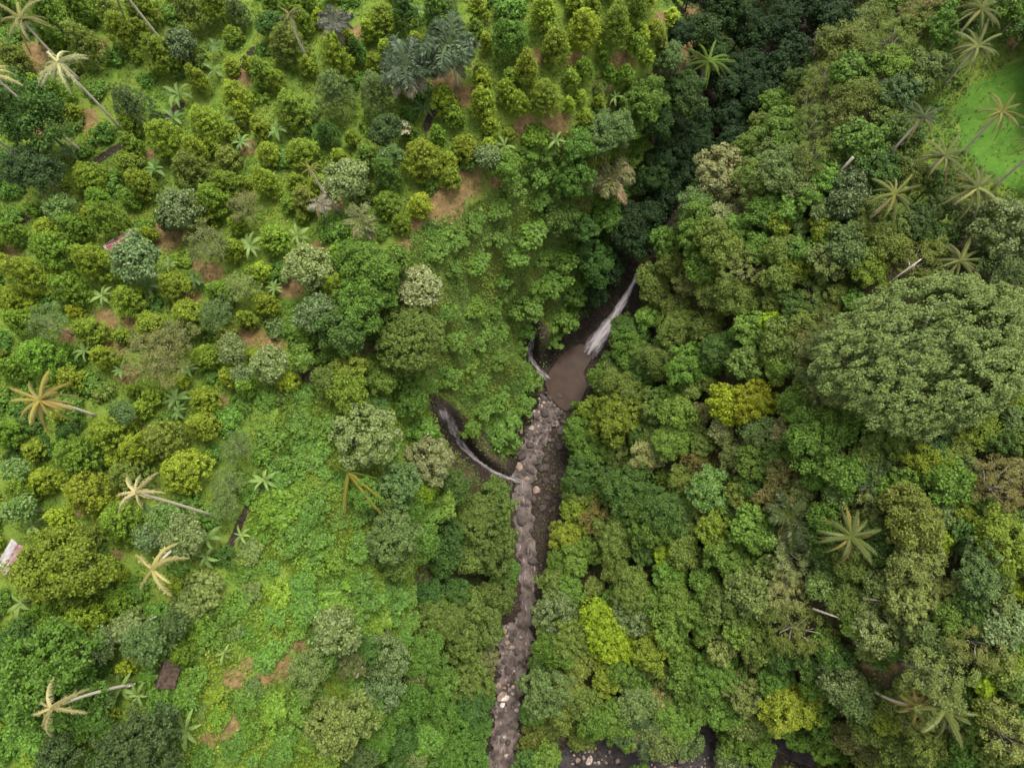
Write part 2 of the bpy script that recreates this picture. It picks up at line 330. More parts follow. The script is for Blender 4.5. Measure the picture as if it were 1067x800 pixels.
# ------------------------------------------------------------------ ground cover masks, in world space
SOIL = '''105 48 8,37 60 17,90 125 12,250 82 11,258 154 9,158 160 6,165 12 5,372 35 8,462 88 17,482 100 12,484 190 18,579 128 14,711 50 16,719 14 10,649 65 12,600 64 9,546 135 11,
7 268 13,175 245 17,221 284 11,108 335 13,135 335 8,260 350 12,120 362 11,132 390 11,206 276 7,462 212 21,432 232 8,304 296 14,284 356 13,350 212 8,420 255 7,245 710 13,240 760 16,258 692 9,
292 695 15,318 674 9,275 708 9,185 735 5,215 772 9,435 700 9,905 692 8,930 696 6,1040 620 7,1020 637 6,858 478 8,785 507 9,1055 45 8,85 533 7,122 579 6,145 445 5,60 205 10,1000 512 7,
780 485 10,880 729 9,548 128 9,520 190 9,310 670 8,690 20 8,40 140 9,300 120 8,400 170 8,200 310 9,70 350 9,330 260 9,30 470 9,100 600 9,60 690 9,230 420 9,150 190 8,560 60 9,630 90 9'''
soil_s = np.array([[float(v) for v in s.split()] for s in SOIL.replace('\n', '').split(',')])
TRENCH = [[(97, 170), (112, 160), (130, 150)], [(163, 127), (178, 120), (190, 108)], [(248, 70), (258, 60), (264, 52)], [(24, 231), (36, 222), (48, 213)], [(264, 518), (250, 545), (243, 562), (234, 578)],
          [(268, 510), (277, 495), (288, 478)], [(443, 135), (450, 118), (462, 112)], [(318, 392), (322, 382)], [(343, 330), (362, 336)], [(392, 350), (398, 370), (402, 382)]]
FIELD = [(1090, 52), (1052, 66), (1030, 82), (1012, 86), (990, 118), (1002, 132), (1000, 152), (1012, 168), (1040, 192), (1090, 215)]
def inpoly(x, y, poly):
    x = np.asarray(x); y = np.asarray(y); r = np.zeros(x.shape, bool); j = len(poly) - 1
    for i in range(len(poly)):
        (xi, yi), (xj, yj) = poly[i], poly[j]
        c_ = ((yi > y) != (yj > y)) & (x < (xj - xi) * (y - yi) / (yj - yi + 1e-9) + xi); r ^= c_; j = i
    return r
LEFTP = [(-90, -90), (735, -90), (700, 60), (600, 130), (500, 210), (430, 240), (390, 300), (330, 345), (300, 400), (265, 500), (250, 600), (210, 700), (170, 900), (-90, 900)]
SLOPE = [(430, 240), (500, 210), (600, 130), (690, 90), (650, 230), (590, 340), (560, 420), (540, 480), (480, 430), (440, 400), (400, 330)]
VINES = [(300, 400), (440, 400), (470, 470), (460, 540), (432, 600), (425, 680), (330, 860), (170, 900), (210, 700), (250, 600), (265, 500)]
LOWL = [(432, 600), (460, 540), (540, 510), (535, 620), (515, 690), (505, 860), (330, 860), (425, 680)]
GORGE = [(690, 90), (735, -90), (900, -90), (800, 110), (720, 220), (680, 260), (600, 400), (560, 420), (590, 340), (650, 230)]
CORE = [(860, -30), (905, -30), (872, 45), (825, 75), (792, 118), (752, 160), (718, 185), (702, 230), (688, 262), (672, 266), (682, 215), (698, 160), (712, 125), (742, 85), (790, 40)]
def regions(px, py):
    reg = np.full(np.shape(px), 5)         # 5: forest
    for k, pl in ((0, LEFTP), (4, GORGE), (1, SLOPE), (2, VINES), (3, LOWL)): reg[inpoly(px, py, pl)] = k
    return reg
tp = project(np.c_[TXY, TZ]); TREG = regions(tp[:, 0], tp[:, 1]); near = np.hypot(TXY[:, 0], TXY[:, 1]) < 170
def blob(px, py, spots):
    o = np.zeros(len(px))
    for x, y, r in spots: o = np.maximum(o, np.clip(1.25 - np.hypot(px - x, (py - y) * 1.15) / (r * 1.35), 0, 1))
    return o
a_soil = blob(tp[:, 0], tp[:, 1], soil_s) * near * .88
def seg_d(px, py, pts):
    best = np.full(np.shape(px), 1e9)
    for (x0, y0), (x1, y1) in zip(pts[:-1], pts[1:]):
        dx, dy = x1 - x0, y1 - y0; u = np.clip(((px - x0) * dx + (py - y0) * dy) / (dx * dx + dy * dy), 0, 1)
        best = np.minimum(best, np.hypot(px - x0 - u * dx, py - y0 - u * dy))
    return best
a_tr = np.zeros(len(tp))
for pts in TRENCH: a_tr = np.maximum(a_tr, np.clip(1.3 - seg_d(tp[:, 0], tp[:, 1], pts) / 4.5, 0, 1))
rd, _ = river_d(TXY)
a_wet_shade = np.maximum(np.clip(1.0 - (rd - 0.3) / 2.2, 0, 1), a_tr * near)
a_wet_shade = np.maximum(a_wet_shade, inpoly(tp[:, 0], tp[:, 1], [(548, 412), (604, 425), (594, 500), (586, 560), (570, 600), (552, 600), (548, 500), (540, 450)]) * .95)
a_wet_shade = np.maximum(a_wet_shade, inpoly(tp[:, 0], tp[:, 1], [(668, 268), (676, 280), (640, 345), (618, 372), (596, 362), (606, 335), (640, 300)]) * 1.0)
a_wet_shade = np.maximum(a_wet_shade, np.clip(1.3 - np.hypot(tp[:, 0] - 508, tp[:, 1] - 490) / 15, 0, 1))
a_wet_shade = np.maximum(a_wet_shade, inpoly(tp[:, 0], tp[:, 1], CORE) * .9 * near)  # upper gorge floor: the narrow slot's shade painted as dark ground
a_field = inpoly(tp[:, 0], tp[:, 1], FIELD) * near * 1.0
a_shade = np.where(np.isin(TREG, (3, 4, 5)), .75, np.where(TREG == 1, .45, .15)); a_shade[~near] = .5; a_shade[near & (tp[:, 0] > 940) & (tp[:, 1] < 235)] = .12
ii = (np.arange(NYg - 1)[:, None] * NXg + np.arange(NXg - 1)[None]).ravel()
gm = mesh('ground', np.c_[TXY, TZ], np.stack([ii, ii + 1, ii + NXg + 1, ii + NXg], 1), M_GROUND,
          {'soil': ('POINT', 'FLOAT', a_soil), 'wet_shade': ('POINT', 'FLOAT', a_wet_shade), 'field': ('POINT', 'FLOAT', a_field), 'shade_floor': ('POINT', 'FLOAT', a_shade)}, True)
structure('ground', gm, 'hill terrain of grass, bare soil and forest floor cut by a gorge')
FIELDG = a_field.reshape(NYg, NXg)
SOILG = (np.maximum(np.maximum(a_soil, a_tr), np.maximum(a_wet_shade, a_field))).reshape(NYg, NXg)

# water: ribbons that follow the beds
def ribbon(name, R, material, label, wid=1.0, cols=7, lift=.02, bulge=.0, edge=.15):
    V = []; fl = []; md = []; T = unit(np.gradient(R[:, :3], axis=0)[:, :2]); Nn = np.c_[-T[:, 1], T[:, 0]]; s = np.r_[0, np.cumsum(np.linalg.norm(np.diff(R[:, :3], axis=0), axis=1))]
    for i in range(len(R)):
        for k in range(cols):
            u = k / (cols - 1) * 2 - 1; hw = R[i, 3] * wid + edge
            V.append((R[i, 0] + Nn[i, 0] * u * hw, R[i, 1] + Nn[i, 1] * u * hw, R[i, 2] - .35 + lift + bulge * (1 - u * u))); fl.append((u * hw, s[i], 0)); md.append(1.15 * (1 - abs(u)) * min(1, .15 + (len(R) - 1 - i) / 6, .3 + i / 5))
    i = np.arange(len(R) - 1)[:, None] * cols + np.arange(cols - 1)[None]; i = i.ravel()
    return structure(name, mesh(name, V, np.stack([i, i + 1, i + cols + 1, i + cols], 1), material, {'flow': ('POINT', 'FLOAT_VECTOR', fl), 'mid': ('POINT', 'FLOAT', md)}, True), label)
nseg = 14
main = RIV[0]
ribbon('river_upstream', main[:4 * nseg + 2], M_POOL, 'dark narrow river in the gorge above the waterfall')
fall = main[4 * nseg:6 * nseg + 2].copy(); k_ = np.linspace(0, 1, len(fall)); fall[:, 3] = np.interp(k_, [0, .35, .62, .8, 1], [.5, .95, 1.7, 2.3, 2.2]) + .3 * np.sin(k_ * 23) * k_
ribbon('waterfall', fall, M_FALL, 'pale grey waterfall sliding down the dark gorge into the brown pool', lift=.5, bulge=.5, wid=1.0, edge=.0)
po = np.array([(597, 362), (606, 358), (615, 362), (616, 374), (608, 388), (612, 402), (606, 416), (594, 430), (582, 424), (572, 412), (568, 400), (572, 388), (580, 376), (588, 367)], float)
pw = at_z(po[:, 0], po[:, 1], float(deep(np.array(-37.45)))); pc = pw.mean(0); V = [pc]; rings = 8
for q_ in range(1, rings + 1): V += [pc + (p_ - pc) * q_ / rings for p_ in pw]
n_ = len(pw); Fq = [(0, 1 + k, 1 + (k + 1) % n_, 1 + (k + 1) % n_) for k in range(n_)] + [(1 + q_ * n_ + k, 1 + (q_ + 1) * n_ + k, 1 + (q_ + 1) * n_ + (k + 1) % n_, 1 + q_ * n_ + (k + 1) % n_) for q_ in range(rings - 1) for k in range(n_)]
me = bpy.data.meshes.new('pool_water'); me.from_pydata([tuple(v) for v in V], [], [tuple(dict.fromkeys(q)) for q in Fq]); me.materials.append(M_POOL); me.update()
structure('pool_water', me, 'still dark brown pool under the waterfall')
ribbon('river_water', main[8 * nseg - 4:], M_RIVER, 'shallow pale brown river running between boulders', lift=-.02)
ribbon('side_stream', RIV[1], M_SIDE, 'thin white side stream falling into the river', lift=.25, wid=1.3, bulge=.25, edge=.35)
ribbon('small_cascade', RIV[2], M_SIDE, 'small grey cascade beside the brown pool', lift=.25, wid=1.3, bulge=.25, edge=.3)
ribbon('lower_river_water', RIV[3], M_LOWER, 'dark river reach crossing below the forest')

# ------------------------------------------------------------------ the plants seen in the photograph: pixel position (4x crops), half width, kind, colour
COLS = dict(y=(.122, .176, .013), g=(.058, .132, .015), d=(.030, .078, .013), o=(.088, .118, .022), e=(.082, .128, .042), t=(.046, .082, .022), p=(.132, .172, .050),
            b=(.118, .115, .044), l=(.082, .165, .022), m=(.155, .240, .012), w=(.150, .200, .010), c=(.175, .205, .075), n=(.120, .118, .032), s=(.20, .21, .075), k=(.088, .132, .024))
CNAME = dict(y='yellow-green', g='mid green', d='dark green', o='olive', e='grey-green', t='dark bluish green', p='pale olive', b='brownish', l='light green', m='bright lime', w='bright yellow', c='cream yellow',
             n='orange-brown', s='straw coloured', k='olive green')
CAT = {
(0, 0): '''510,120,75Cy 670,230,80Cy 360,190,80Co 850,500,80Cy 690,580,85Cy 800,720,90Co 980,400,70Cy 830,340,45Cy 960,265,36Cy 360,730,78Cy 530,675,65Cy 590,770,58Cy 820,630,52Cy 940,645,60Co 940,760,60Cy 200,60,90Cg
120,480,130Bd 540,430,82Gt 140,700,95Bt 750,185,60St 800,60,70Co 900,30,60Cy 990,50,50Ge 960,540,40Cy 550,610,42Cg 1040,270,36Cy 60,240,60Co 740,390,70Ng 720,490,60Ng 290,630,50Nd 900,190,45Nd 890,290,50Ng 640,700,60Ng
985,500,40Ng 1000,590,50Ng 230,380,60Cg 30,170,50Ul 430,560,50Ul 120,130,40Ud 330,30,60Cg 620,330,40Ul 480,230,45Ul 1010,480,40Cy 40,780,50Ul 730,640,35Cy 650,500,30Ud 880,600,35Cy 300,300,45Uo 440,30,55Co 730,60,50Ul''',
(267, 0): '''520,60,80Cy 130,180,85Co 340,260,75Cy 210,270,40Cy 140,440,85Cg 190,630,78Cy 20,300,55Cg 20,540,42Cy 45,630,52Cy 40,760,60Cy 170,770,50Cy 400,580,32Cw 340,645,36Cw 690,650,92Cy 865,600,62Cy 810,735,52Cy 945,430,62Cy
830,490,42Cg 970,600,36Cy 1040,380,46Cy 925,45,42Cy 1050,550,30Cy 960,180,32Cy 755,560,36Cg 920,115,36Cg 325,390,92Ge 500,390,88Ge 1040,170,66Gg 750,60,65Gg 620,50,60Gd 790,20,50Ge 480,530,46Um 370,740,85Sp 460,660,46Gl 545,730,60Gg
540,550,60Bt 960,650,42Se 1040,700,55Bl 85,540,50Ng 690,40,45Ng 700,450,50Nd 1035,605,50Nl 60,730,40Ng 400,730,50Ul 250,560,45Ul 560,640,45Be 880,680,35Ul 300,560,50Gd 420,220,45Cd 50,90,50Bd 640,470,40Ug 930,290,30Co 200,100,45Cg 70,30,50Cg''',
(534, 0): '''130,70,66Cy 300,120,76Cy 430,100,76Cy 520,50,50Cg 180,190,66Cy 595,110,44Cy 665,60,40Cy 380,230,32Cg 60,290,56Cy 140,390,78Cy 295,290,46Cg 20,430,52Cy 285,395,32Cy 235,440,28Cy 360,430,32Cy 565,235,32Cy 470,310,46Cg 510,190,40Cg
620,180,30Co 360,350,40Uo 20,150,52Gg 650,235,52Be 430,400,45Nl 690,390,100Bl 390,550,90Be 540,430,80Bl 600,520,60Bg 490,520,60Bl 280,610,60Bl 790,130,62Bl 890,40,85Bg 960,100,70Bd 830,230,60Bg 770,630,72Bm 1010,600,62Bl 890,700,115Sc 1020,740,80Bk
980,350,60Bd 880,350,60Bd 1000,150,60Bd 1000,250,50Bd 880,480,60Bd 960,480,70Bd 1040,420,60Bd 780,540,50Bd 700,560,50Bd 640,640,70Bd 580,720,70Bg 720,720,50Bd 624,820,60Bd 664,760,56Bd 590,880,46Bd 568,950,36Bd 250,740,80Bg 100,720,70Ul 60,640,50Ul 180,580,50Nl 350,640,50Nl 1040,520,50Bk 930,570,50Bg''',
(800, 0): '''330,200,95Bo 530,170,95Fk 450,60,75Fo 640,40,80Fb 250,340,90Fk 190,430,85Fo 50,420,60Bg 60,540,75Bl 190,530,85Fk 350,310,80Bl 690,280,60Be 560,370,80Bt 400,580,85Bl 60,700,85Be 200,660,80Fo 600,600,42Bw 350,770,65St
730,120,60Bg 520,280,60Bl 430,400,80Fk 310,460,80Fo 500,480,60Bk 250,730,60Bl 470,690,70Bd 560,680,60Bk 690,760,50Bd 600,110,60Bk 300,100,60Bk 410,190,60Fo 140,770,60Be 20,640,60Be 560,560,70Bd 640,330,50Bk 800,330,30Ul
980,160,25Ul 950,60,25Ul 620,740,60Bo 920,720,55Bk 790,710,60Bo 1050,790,40Bw 90,600,50Bl 130,340,55Bd 30,300,60Bd 110,200,60Bd 60,100,70Bd 200,60,60Bd 270,30,60Bd''',
(0, 200): '''450,120,82Cy 190,150,70Cy 310,150,62Cg 240,60,60Sl 230,250,90Cg 390,290,84Cy 120,350,82Cy 290,410,76Cg 40,440,62Cy 530,440,82Cy 725,390,76Cy 780,510,86Cy 620,550,70Cy 360,570,70Cy 90,540,56Cy 210,550,70Fe 170,690,100Cg 60,740,60Cg
220,770,46Cy 290,775,56Cy 440,690,56Cy 500,595,36Cy 850,680,62Cy 935,580,52Co 1030,530,42Cw 970,240,46Cy 820,60,82Cy 1050,330,36Cy 920,420,65Cg 960,770,46Cy 590,170,52Ul 690,110,46Gd 890,40,70Cg 750,785,36Cy 850,210,80Fb 565,275,90Se 900,500,70Fe
640,680,125Fb 730,590,70Fb 970,660,56Sp 1000,390,62Fp 740,60,82Se 1020,70,60Fb 240,450,50Ng 420,430,50Nl 610,390,70Ng 350,660,56Nl 700,300,50Nl 780,730,60Ng 1040,220,60Nl 500,740,50Ng 810,360,50Nd 60,180,50Cg 1050,680,25Cw 620,180,36Cy 990,140,40Cy
10,620,40Ug 400,20,50Cg 540,20,50Cg 330,690,40Ug 640,480,36Ud 560,620,36Ub 1000,760,36Se 60,100,40Ul 880,760,36Ul 180,470,40Ug''',
(267, 200): '''470,310,110Bg 440,460,105Bg 520,390,70Bg 680,395,82Sc 640,620,142Do 345,400,76Cw 250,500,76Se 220,310,90Sp 70,190,66Cg 680,50,56Cy 605,130,46Cy 540,40,62Cg 40,470,56Cw 360,590,85Bd 320,150,62Ul 380,750,72By 160,570,50Ul 890,720,42Um 200,610,62Ug
80,560,42Ue 60,720,70Sp 200,30,60Co 740,230,60Ul 830,190,50Ul 900,120,60Ul 780,170,40Ul 170,180,56Nl 330,620,32Nl 75,400,42Nl 500,600,30Ud 300,690,60Ug 640,760,60Bg 20,330,40Cy 130,40,40Cg 190,100,30Cy 470,720,50Ul 790,760,60Ul''',
(534, 200): '''620,150,80Fk 780,150,90Bg 870,230,90Bk 800,310,70Bl 960,320,90Fp 850,420,70Fk 740,380,60Fp 930,440,80Bk 1000,560,72Bl 700,560,80Bk 580,520,52Bl 500,660,80Bg 630,700,80Bk 750,720,90Bg 560,350,60Bk 1000,700,80Bk 890,650,80Bd 460,560,46Bd
430,710,56Bd 500,590,56Bd 60,150,80Ul 200,100,62Bk 280,150,60Bd 200,260,70Ul 340,290,80Bd 470,130,80Bd 510,220,60Bd 430,330,55Bd 160,350,80Ug 270,400,75Ug 60,450,80Ul 210,520,75Ug 60,560,50Ul 300,470,45Uk 390,90,60Bg 560,90,50Bd 560,250,46Be 600,430,50Bk
680,480,50Bk 940,160,60Bl 1040,230,60Bg 660,300,50Bk 880,100,60Sc 760,80,70Be 1040,90,60Bg 640,620,50Bd 560,750,60Bd 380,780,55Bg 820,560,60Bk 780,640,50Bd 1030,470,50Fk 120,260,50Ul 100,380,50Um''',
(800, 200): '''630,290,90Fo 430,310,90Fy 980,160,130Se 1000,350,92Fe 330,50,70St 620,110,60Bt 130,310,56By 230,160,52By 50,140,42By 340,240,80Be 250,290,72Be 60,250,60Bk 480,220,70Bk 520,120,60Bk 860,110,70Be 900,200,60Bk 720,180,60Bd 200,430,60Fk
50,360,60Bk 120,480,60Bd 20,540,42Bm 150,560,60Bk 60,620,80Bk 50,720,60Bl 160,760,60Fk 30,440,50Bk 150,230,50Bg 400,150,50Bk 1040,500,46Bd 1050,40,50Bk 100,60,50Bl 180,20,50Bl 40,40,50Bg 260,210,45Bg''',
(0, 400): '''450,200,96Cy 840,170,72Cy 690,230,90Co 575,270,80Cy 750,350,112Cy 475,310,40Cw 310,290,98Cg 130,275,46Cw 190,400,66Cy 365,455,102Cy 500,570,100Cg 240,560,46Cw 100,440,60Cg 85,520,52Sl 65,360,46Sl 590,95,42Cy 855,65,62Cy 540,380,86Co 250,750,146By
440,770,50Cg 350,640,62Co 690,560,62Sl 750,630,82Sp 940,500,60Fp 980,260,60Fe 950,420,60Fe 30,210,60Cg 500,120,52Fe 620,640,50Se 730,60,60Ng 740,110,50Ng 130,585,56Nl 640,540,60Nd 1000,630,46Nl 860,640,70Ng 850,720,60Ng 300,130,50Ug 120,150,60Ud
280,200,50Ud 180,270,50Ud 420,330,46Ud 60,300,46Ud 700,150,46Ul 950,150,60Ul 1000,80,46Ul 880,560,40Ul 780,490,50Ul 300,70,40Ul 1030,700,50Up 930,720,50Ud 400,700,50Ug 990,400,46Ul 880,300,40Ug''',
(267, 400): '''450,210,132Sp 715,322,98Sc 590,420,82Be 700,460,36Bm 380,30,72By 640,60,62Bl 810,70,82Bl 560,620,102Be 960,680,102Bo 990,500,82Bk 900,560,80Bk 200,40,50Ul 270,170,60Ul 60,210,60Ul 150,330,80Ul 240,290,60Ul 80,520,90Um 250,480,60Ul
200,560,60Ug 120,640,80Ul 260,650,70Ul 300,720,70Um 400,680,70Ul 350,400,40Ug 350,180,60Ud 480,100,60Ud 690,200,60Bl 880,170,70Ul 950,250,80Ul 1020,180,80Ul 700,560,60Ul 680,660,70Bl 580,730,70Bk 820,430,60Bd 800,640,60Bd 780,720,70Bd 1000,600,50Bd
860,720,60Bk 160,170,60Ul 40,60,50Ul 30,400,60Nl 20,290,40Ul 90,400,60Ul 170,440,60Um 450,460,60Bg 640,520,50Bl 530,520,50Ug 920,100,60Ul 1000,60,60Ul 420,540,50Ul 330,560,50Ul 480,640,50Ul''',
(534, 400): '''440,140,92By 270,190,60Bg 330,280,72Bg 470,470,92Bd 300,370,82Bd 510,380,62Bd 250,510,62By 360,560,72Fn 200,640,72By 430,650,82Bk 570,600,82Bg 660,530,92Bd 640,710,42Bm 720,700,62Bk 850,440,102Sl 680,220,82Bl 560,290,72Fs 770,330,50Fn 905,85,76Bw 1010,75,82Bw
1000,600,82Bl 850,600,72By 880,720,72Bl 450,30,82Bk 870,200,42Sc 690,130,72Bl 1010,330,70Bg 220,460,62Bk 240,230,50Bd 330,110,50By 600,100,60Bk 600,210,50Bk 420,390,50Bd 530,210,50Bd 780,130,46Bb 660,60,60Bg 780,520,55Fk 740,620,50Bk 560,700,50Bd
330,690,50Bl 260,730,60Bl 950,460,60Bk 930,280,70Fe 1020,200,60Be 990,420,50Bd 800,240,50Bk 700,400,50Bk 610,470,45Bd 170,730,50Bl 700,610,50Bd 950,560,50Bd 130,760,40Ug 960,740,60Bl''',
(800, 400): '''60,200,52Sc 240,60,72Sp 110,90,62Bl 200,220,112Bl 60,370,62Fb 150,440,42Bp 310,370,82Bl 300,460,52Sl 450,480,72Fp 590,420,72Bl 750,420,82Bg 660,320,82Fy 980,420,122Fb 600,560,112Bo 730,550,52Be 720,650,52Bw 990,670,112By 100,700,92Fc 640,720,102Bp
900,770,102Be 880,170,82Fy 1010,60,62Fy 1040,150,52Be 690,240,72Bt 820,520,62By 450,240,60Bk 560,240,60Bk 520,350,60Bt 440,370,50Bt 400,300,50Bk 250,300,46Bb 330,150,60Bg 150,290,60Bg 40,290,50Bd 1000,240,60Bd 820,350,50Be 920,540,60Bd 860,620,60Bd
1000,560,50Bd 480,420,50Bg 540,470,50Bk 230,560,60Bg 180,640,50Bd 480,700,60Bd 20,470,60Bb 30,640,60Bd 780,690,60Ng 1040,360,50Bb 930,240,46Bd 760,320,50Bk''',
(0, 600): '''360,200,102Cy 200,220,72Cg 190,400,170Bg 90,480,110Bg 300,470,90Bg 400,290,72Se 600,280,72Be 520,220,52Sp 400,510,62Sl 680,600,52Bt 600,700,132Bt 330,90,82Cg 540,180,50Ce 80,110,72Nl 770,640,82Nl 500,470,82Nl 930,320,46Nl 570,500,50Nl 710,290,32Nl
480,690,42Nw 120,560,70By 150,650,80Bl 350,580,70Bl 60,700,80Ul 250,720,80Bt 60,280,80Bd 240,120,60Cg 150,180,50Cg 480,100,60Cg 560,60,50Ug 850,60,80Up 780,120,70Up 720,200,50Bt 800,220,60Um 860,260,60Ul 960,220,46Ue 660,340,40Ul 800,430,60Ul 880,520,60Um
760,520,60Ul 650,510,50Ul 430,380,40Ug 520,380,40Cy 900,600,50Um 1000,530,60Ul 950,720,60Ul 1020,660,60Um 820,760,60Ul 700,720,50Ug 480,760,50Ud 430,660,50Bd 300,640,60Bg 1040,480,50Ue 990,120,60Ul 1030,60,50Up 920,160,60Ul 620,420,40Ul 390,770,50Ug 150,770,70By''',
(267, 600): '''340,230,92Sp 540,340,92Se 390,360,60Fb 520,480,92Se 210,410,82Fp 350,610,112Bp 750,180,82Bk 700,330,82Bl 850,270,72Bk 880,430,82Bo 600,250,46Ul 450,300,50Bd 290,360,46Bd 480,560,60Bl 560,580,60Bg 640,520,70Bg 750,560,80Bg 880,560,80Bd 950,640,60Bg
700,680,70Bl 600,680,60Bd 820,680,80Bg 780,770,70Bg 500,700,60Bg 420,770,60Bt 650,760,50Bp 920,730,60Bg 940,480,50Bk 760,430,70Bl 660,420,50Bb 950,220,70Bk 880,130,70Bk 1000,80,70Bo 820,70,60Bd 720,80,50Bd 560,120,80Ul 430,110,80Ul 300,120,80Um 180,140,70Ul 80,80,60Um
60,170,60Ul 150,230,46Ul 500,190,60Um 620,190,50Ul 400,180,50Ul 90,300,46Ul 40,330,60Ul 250,530,60Ul 150,560,80Ul 50,560,70Um 200,660,70Um 100,700,70Ul 280,740,60Um 50,760,60Ul 400,480,40Ul 830,180,50Bk 960,350,46Bb 550,50,60Ul 300,50,60Ul 180,40,60Ul 420,30,60Ul 620,90,46Ul''',
(534, 600): '''90,480,92Be 190,140,92Se 405,235,90Bm 445,300,76Bm 368,175,72Bm 500,160,86Se 560,190,40By 570,310,66By 390,430,56By 630,400,52Bo 620,510,62Fs 520,530,72Be 870,290,62Bp 980,460,92Bp 250,260,72Bk 340,50,36Bk 200,320,60Bg 140,300,50Bg 280,370,60Bk
230,470,60Bo 300,520,60Bk 210,560,60Bk 340,600,60Bg 440,600,70Bg 460,660,60Bg 680,600,80Bl 620,680,70Be 720,690,60Be 800,560,60Bl 850,400,90Bg 730,420,70Bl 700,320,60Bg 660,220,70Bl 700,120,80Bl 600,100,60Bg 500,60,80Bk 430,90,50Bg 250,60,60Bg 150,40,60Bk 800,150,80Bl
900,120,80Bk 980,60,80Bp 950,200,70Bl 1020,280,70Bk 800,240,50Bl 760,480,70Bg 880,560,70Bl 980,600,70Bp 940,680,70Bg 1030,560,50Bk 920,760,70Se 1020,720,60Bg 470,400,60Bg 540,450,46Bg 330,310,46Bp 110,370,50Bd 80,560,50Bg 150,620,60Uo 290,660,60Uo 70,680,60Uo 560,380,46Bd 680,440,50Bd 720,520,50Bk''',
(800, 600): '''80,40,92Fc 130,220,122Fo 620,110,92Bp 470,220,102Sp 900,280,112Fp 700,400,150Fp 300,430,92Se 90,540,102By 370,510,72Be 680,250,72Be 1000,200,92Se 560,700,80Bk 1000,650,102Fp 960,760,80Bk 680,690,80Bk 420,620,70Bk 500,590,60By 600,620,60Fo 420,740,80Fo 340,660,60Bb
250,630,60Bg 200,560,60Bg 280,330,60Bd 250,290,50Bl 180,350,60Bd 60,330,60Bd 30,420,60Bg 420,130,60Bp 540,120,60Bk 350,70,60Bk 290,120,46Bk 770,170,70Bl 850,110,60Bd 800,50,60Bp 700,60,60Bp 950,60,60Be 900,440,50Bm 1030,450,60Bk 1040,380,46By 850,720,70Bg 760,760,60Bl
620,770,60Fo 500,770,60Fk 300,740,60Ul 220,700,60Bg 120,650,60Bg 540,290,60Bd 360,210,50Bg 420,300,46Bk 1040,60,40Bw 880,190,60Bd 960,380,60Bk 40,600,60Bg 930,560,60Bk 250,780,50Ug 540,540,46Bo 480,500,50Ug 640,500,46Uo'''}
import re
ENT = []
for (ox_, oy_), s_ in CAT.items():
    for x, y, r, k, c_ in re.findall(r'(\d+),(\d+),(\d+)([A-Z])([a-z])', s_):
        if k == 'C' and c_ == 'w': c_ = 'y'
        ENT.append((ox_ + int(x) / 4, oy_ + int(y) / 4, int(r) / 4, k, c_))

# ------------------------------------------------------------------ plant prototypes (meshes shared by the copies)
P = {}
def proto(key, cls, hc, crown, trunk): P.setdefault(key, []).append((cls, hc, crown, trunk))
# each class: (nominal crown radius, list of crowns); nominal sizes keep leaves at a real size
for v in range(5):
    for cls, r in (('s', 1.35), ('m', 2.3), ('l', 3.4)):
        rz = r * (1.28 + .11 * v); hc = rz * .95 + .4
        n = {'s': 46, 'm': 95, 'l': 150}[cls]
        proto('C', r, hc, crown_mesh('clove_crown', 10 + v + int(r * 10), r, rz, n, .42 if cls == 's' else .52, 36, .165, M_CLOVE, 'cone', -.8, .13, tipf=.75), trunk_mesh('clove_trunk', v, hc, r * .8, rz, M_BARK, .12 + r * .02))
for v in range(4):
    for cls, r in (('s', 1.4), ('m', 2.4), ('l', 4.0)):
        rz = r * (1.55 + .1 * v); hc = rz * .95 + .8; n = {'s': 50, 'm': 110, 'l': 190}[cls]
        proto('G', r, hc, crown_mesh('fine_crown', 60 + v + int(r * 10), r, rz, n, .50, 34, .15, M_FINE, 'cone', -.75, .10, tipf=.7), trunk_mesh('grey_trunk', v, hc, r * .8, rz, M_PALE, .12 + r * .02))
for v in range(6):
    for cls, r in (('s', 1.5), ('m', 2.6), ('l', 4.2)):
        rz = r * (.78 + .05 * (v % 3)); hc = r * 1.2 + 2.2 + rz * .4
        n = {'s': 24, 'm': 44, 'l': 80}[cls]; rp = {'s': .62, 'm': .80, 'l': .98}[cls] * (.8 + .1 * v)
        proto('B', r, hc, crown_mesh('leafy_crown', 110 + v + int(r * 10), r, rz, int(n * (2.2 - .15 * v)), rp * .82, int(66 * rp / .8), .185, M_LEAF, 'round', -.5, .29, tipf=.5), trunk_mesh('tree_trunk', v, hc, r * .8, rz, M_BARK if v % 2 else M_PALE))
for v in range(4):
    for cls, r in (('s', 1.5), ('m', 2.7), ('l', 4.4)):
        rz = r * .8; hc = r * 1.2 + 2.2
        n = {'s': 26, 'm': 60, 'l': 110}[cls]
        proto('S', r, hc, crown_mesh('speckled_crown', 210 + v + int(r * 10), r, rz, n, 0.75, 66, .185, M_SPECK, 'round', -.5, .13, tipf=.42), trunk_mesh('tree_trunk', 20 + v, hc, r * .8, rz, M_PALE))
for v in range(5):
    for cls, r in (('s', 1.5), ('m', 2.7), ('l', 4.4)):
        rz = r * .72; hc = r * 1.25 + 2.4
        n = {'s': 30, 'm': 62, 'l': 105}[cls]
        proto('F', r, hc, crown_mesh('feathery_crown', 260 + v + int(r * 10), r, rz, n, .66, 52, .155, M_FINE, 'layer', -.15, .27, asp=.35, tipf=.6, flat=.3, core=(v % 2 == 0)), trunk_mesh('tree_trunk', 30 + v, hc, r * .95, rz, M_PALE))
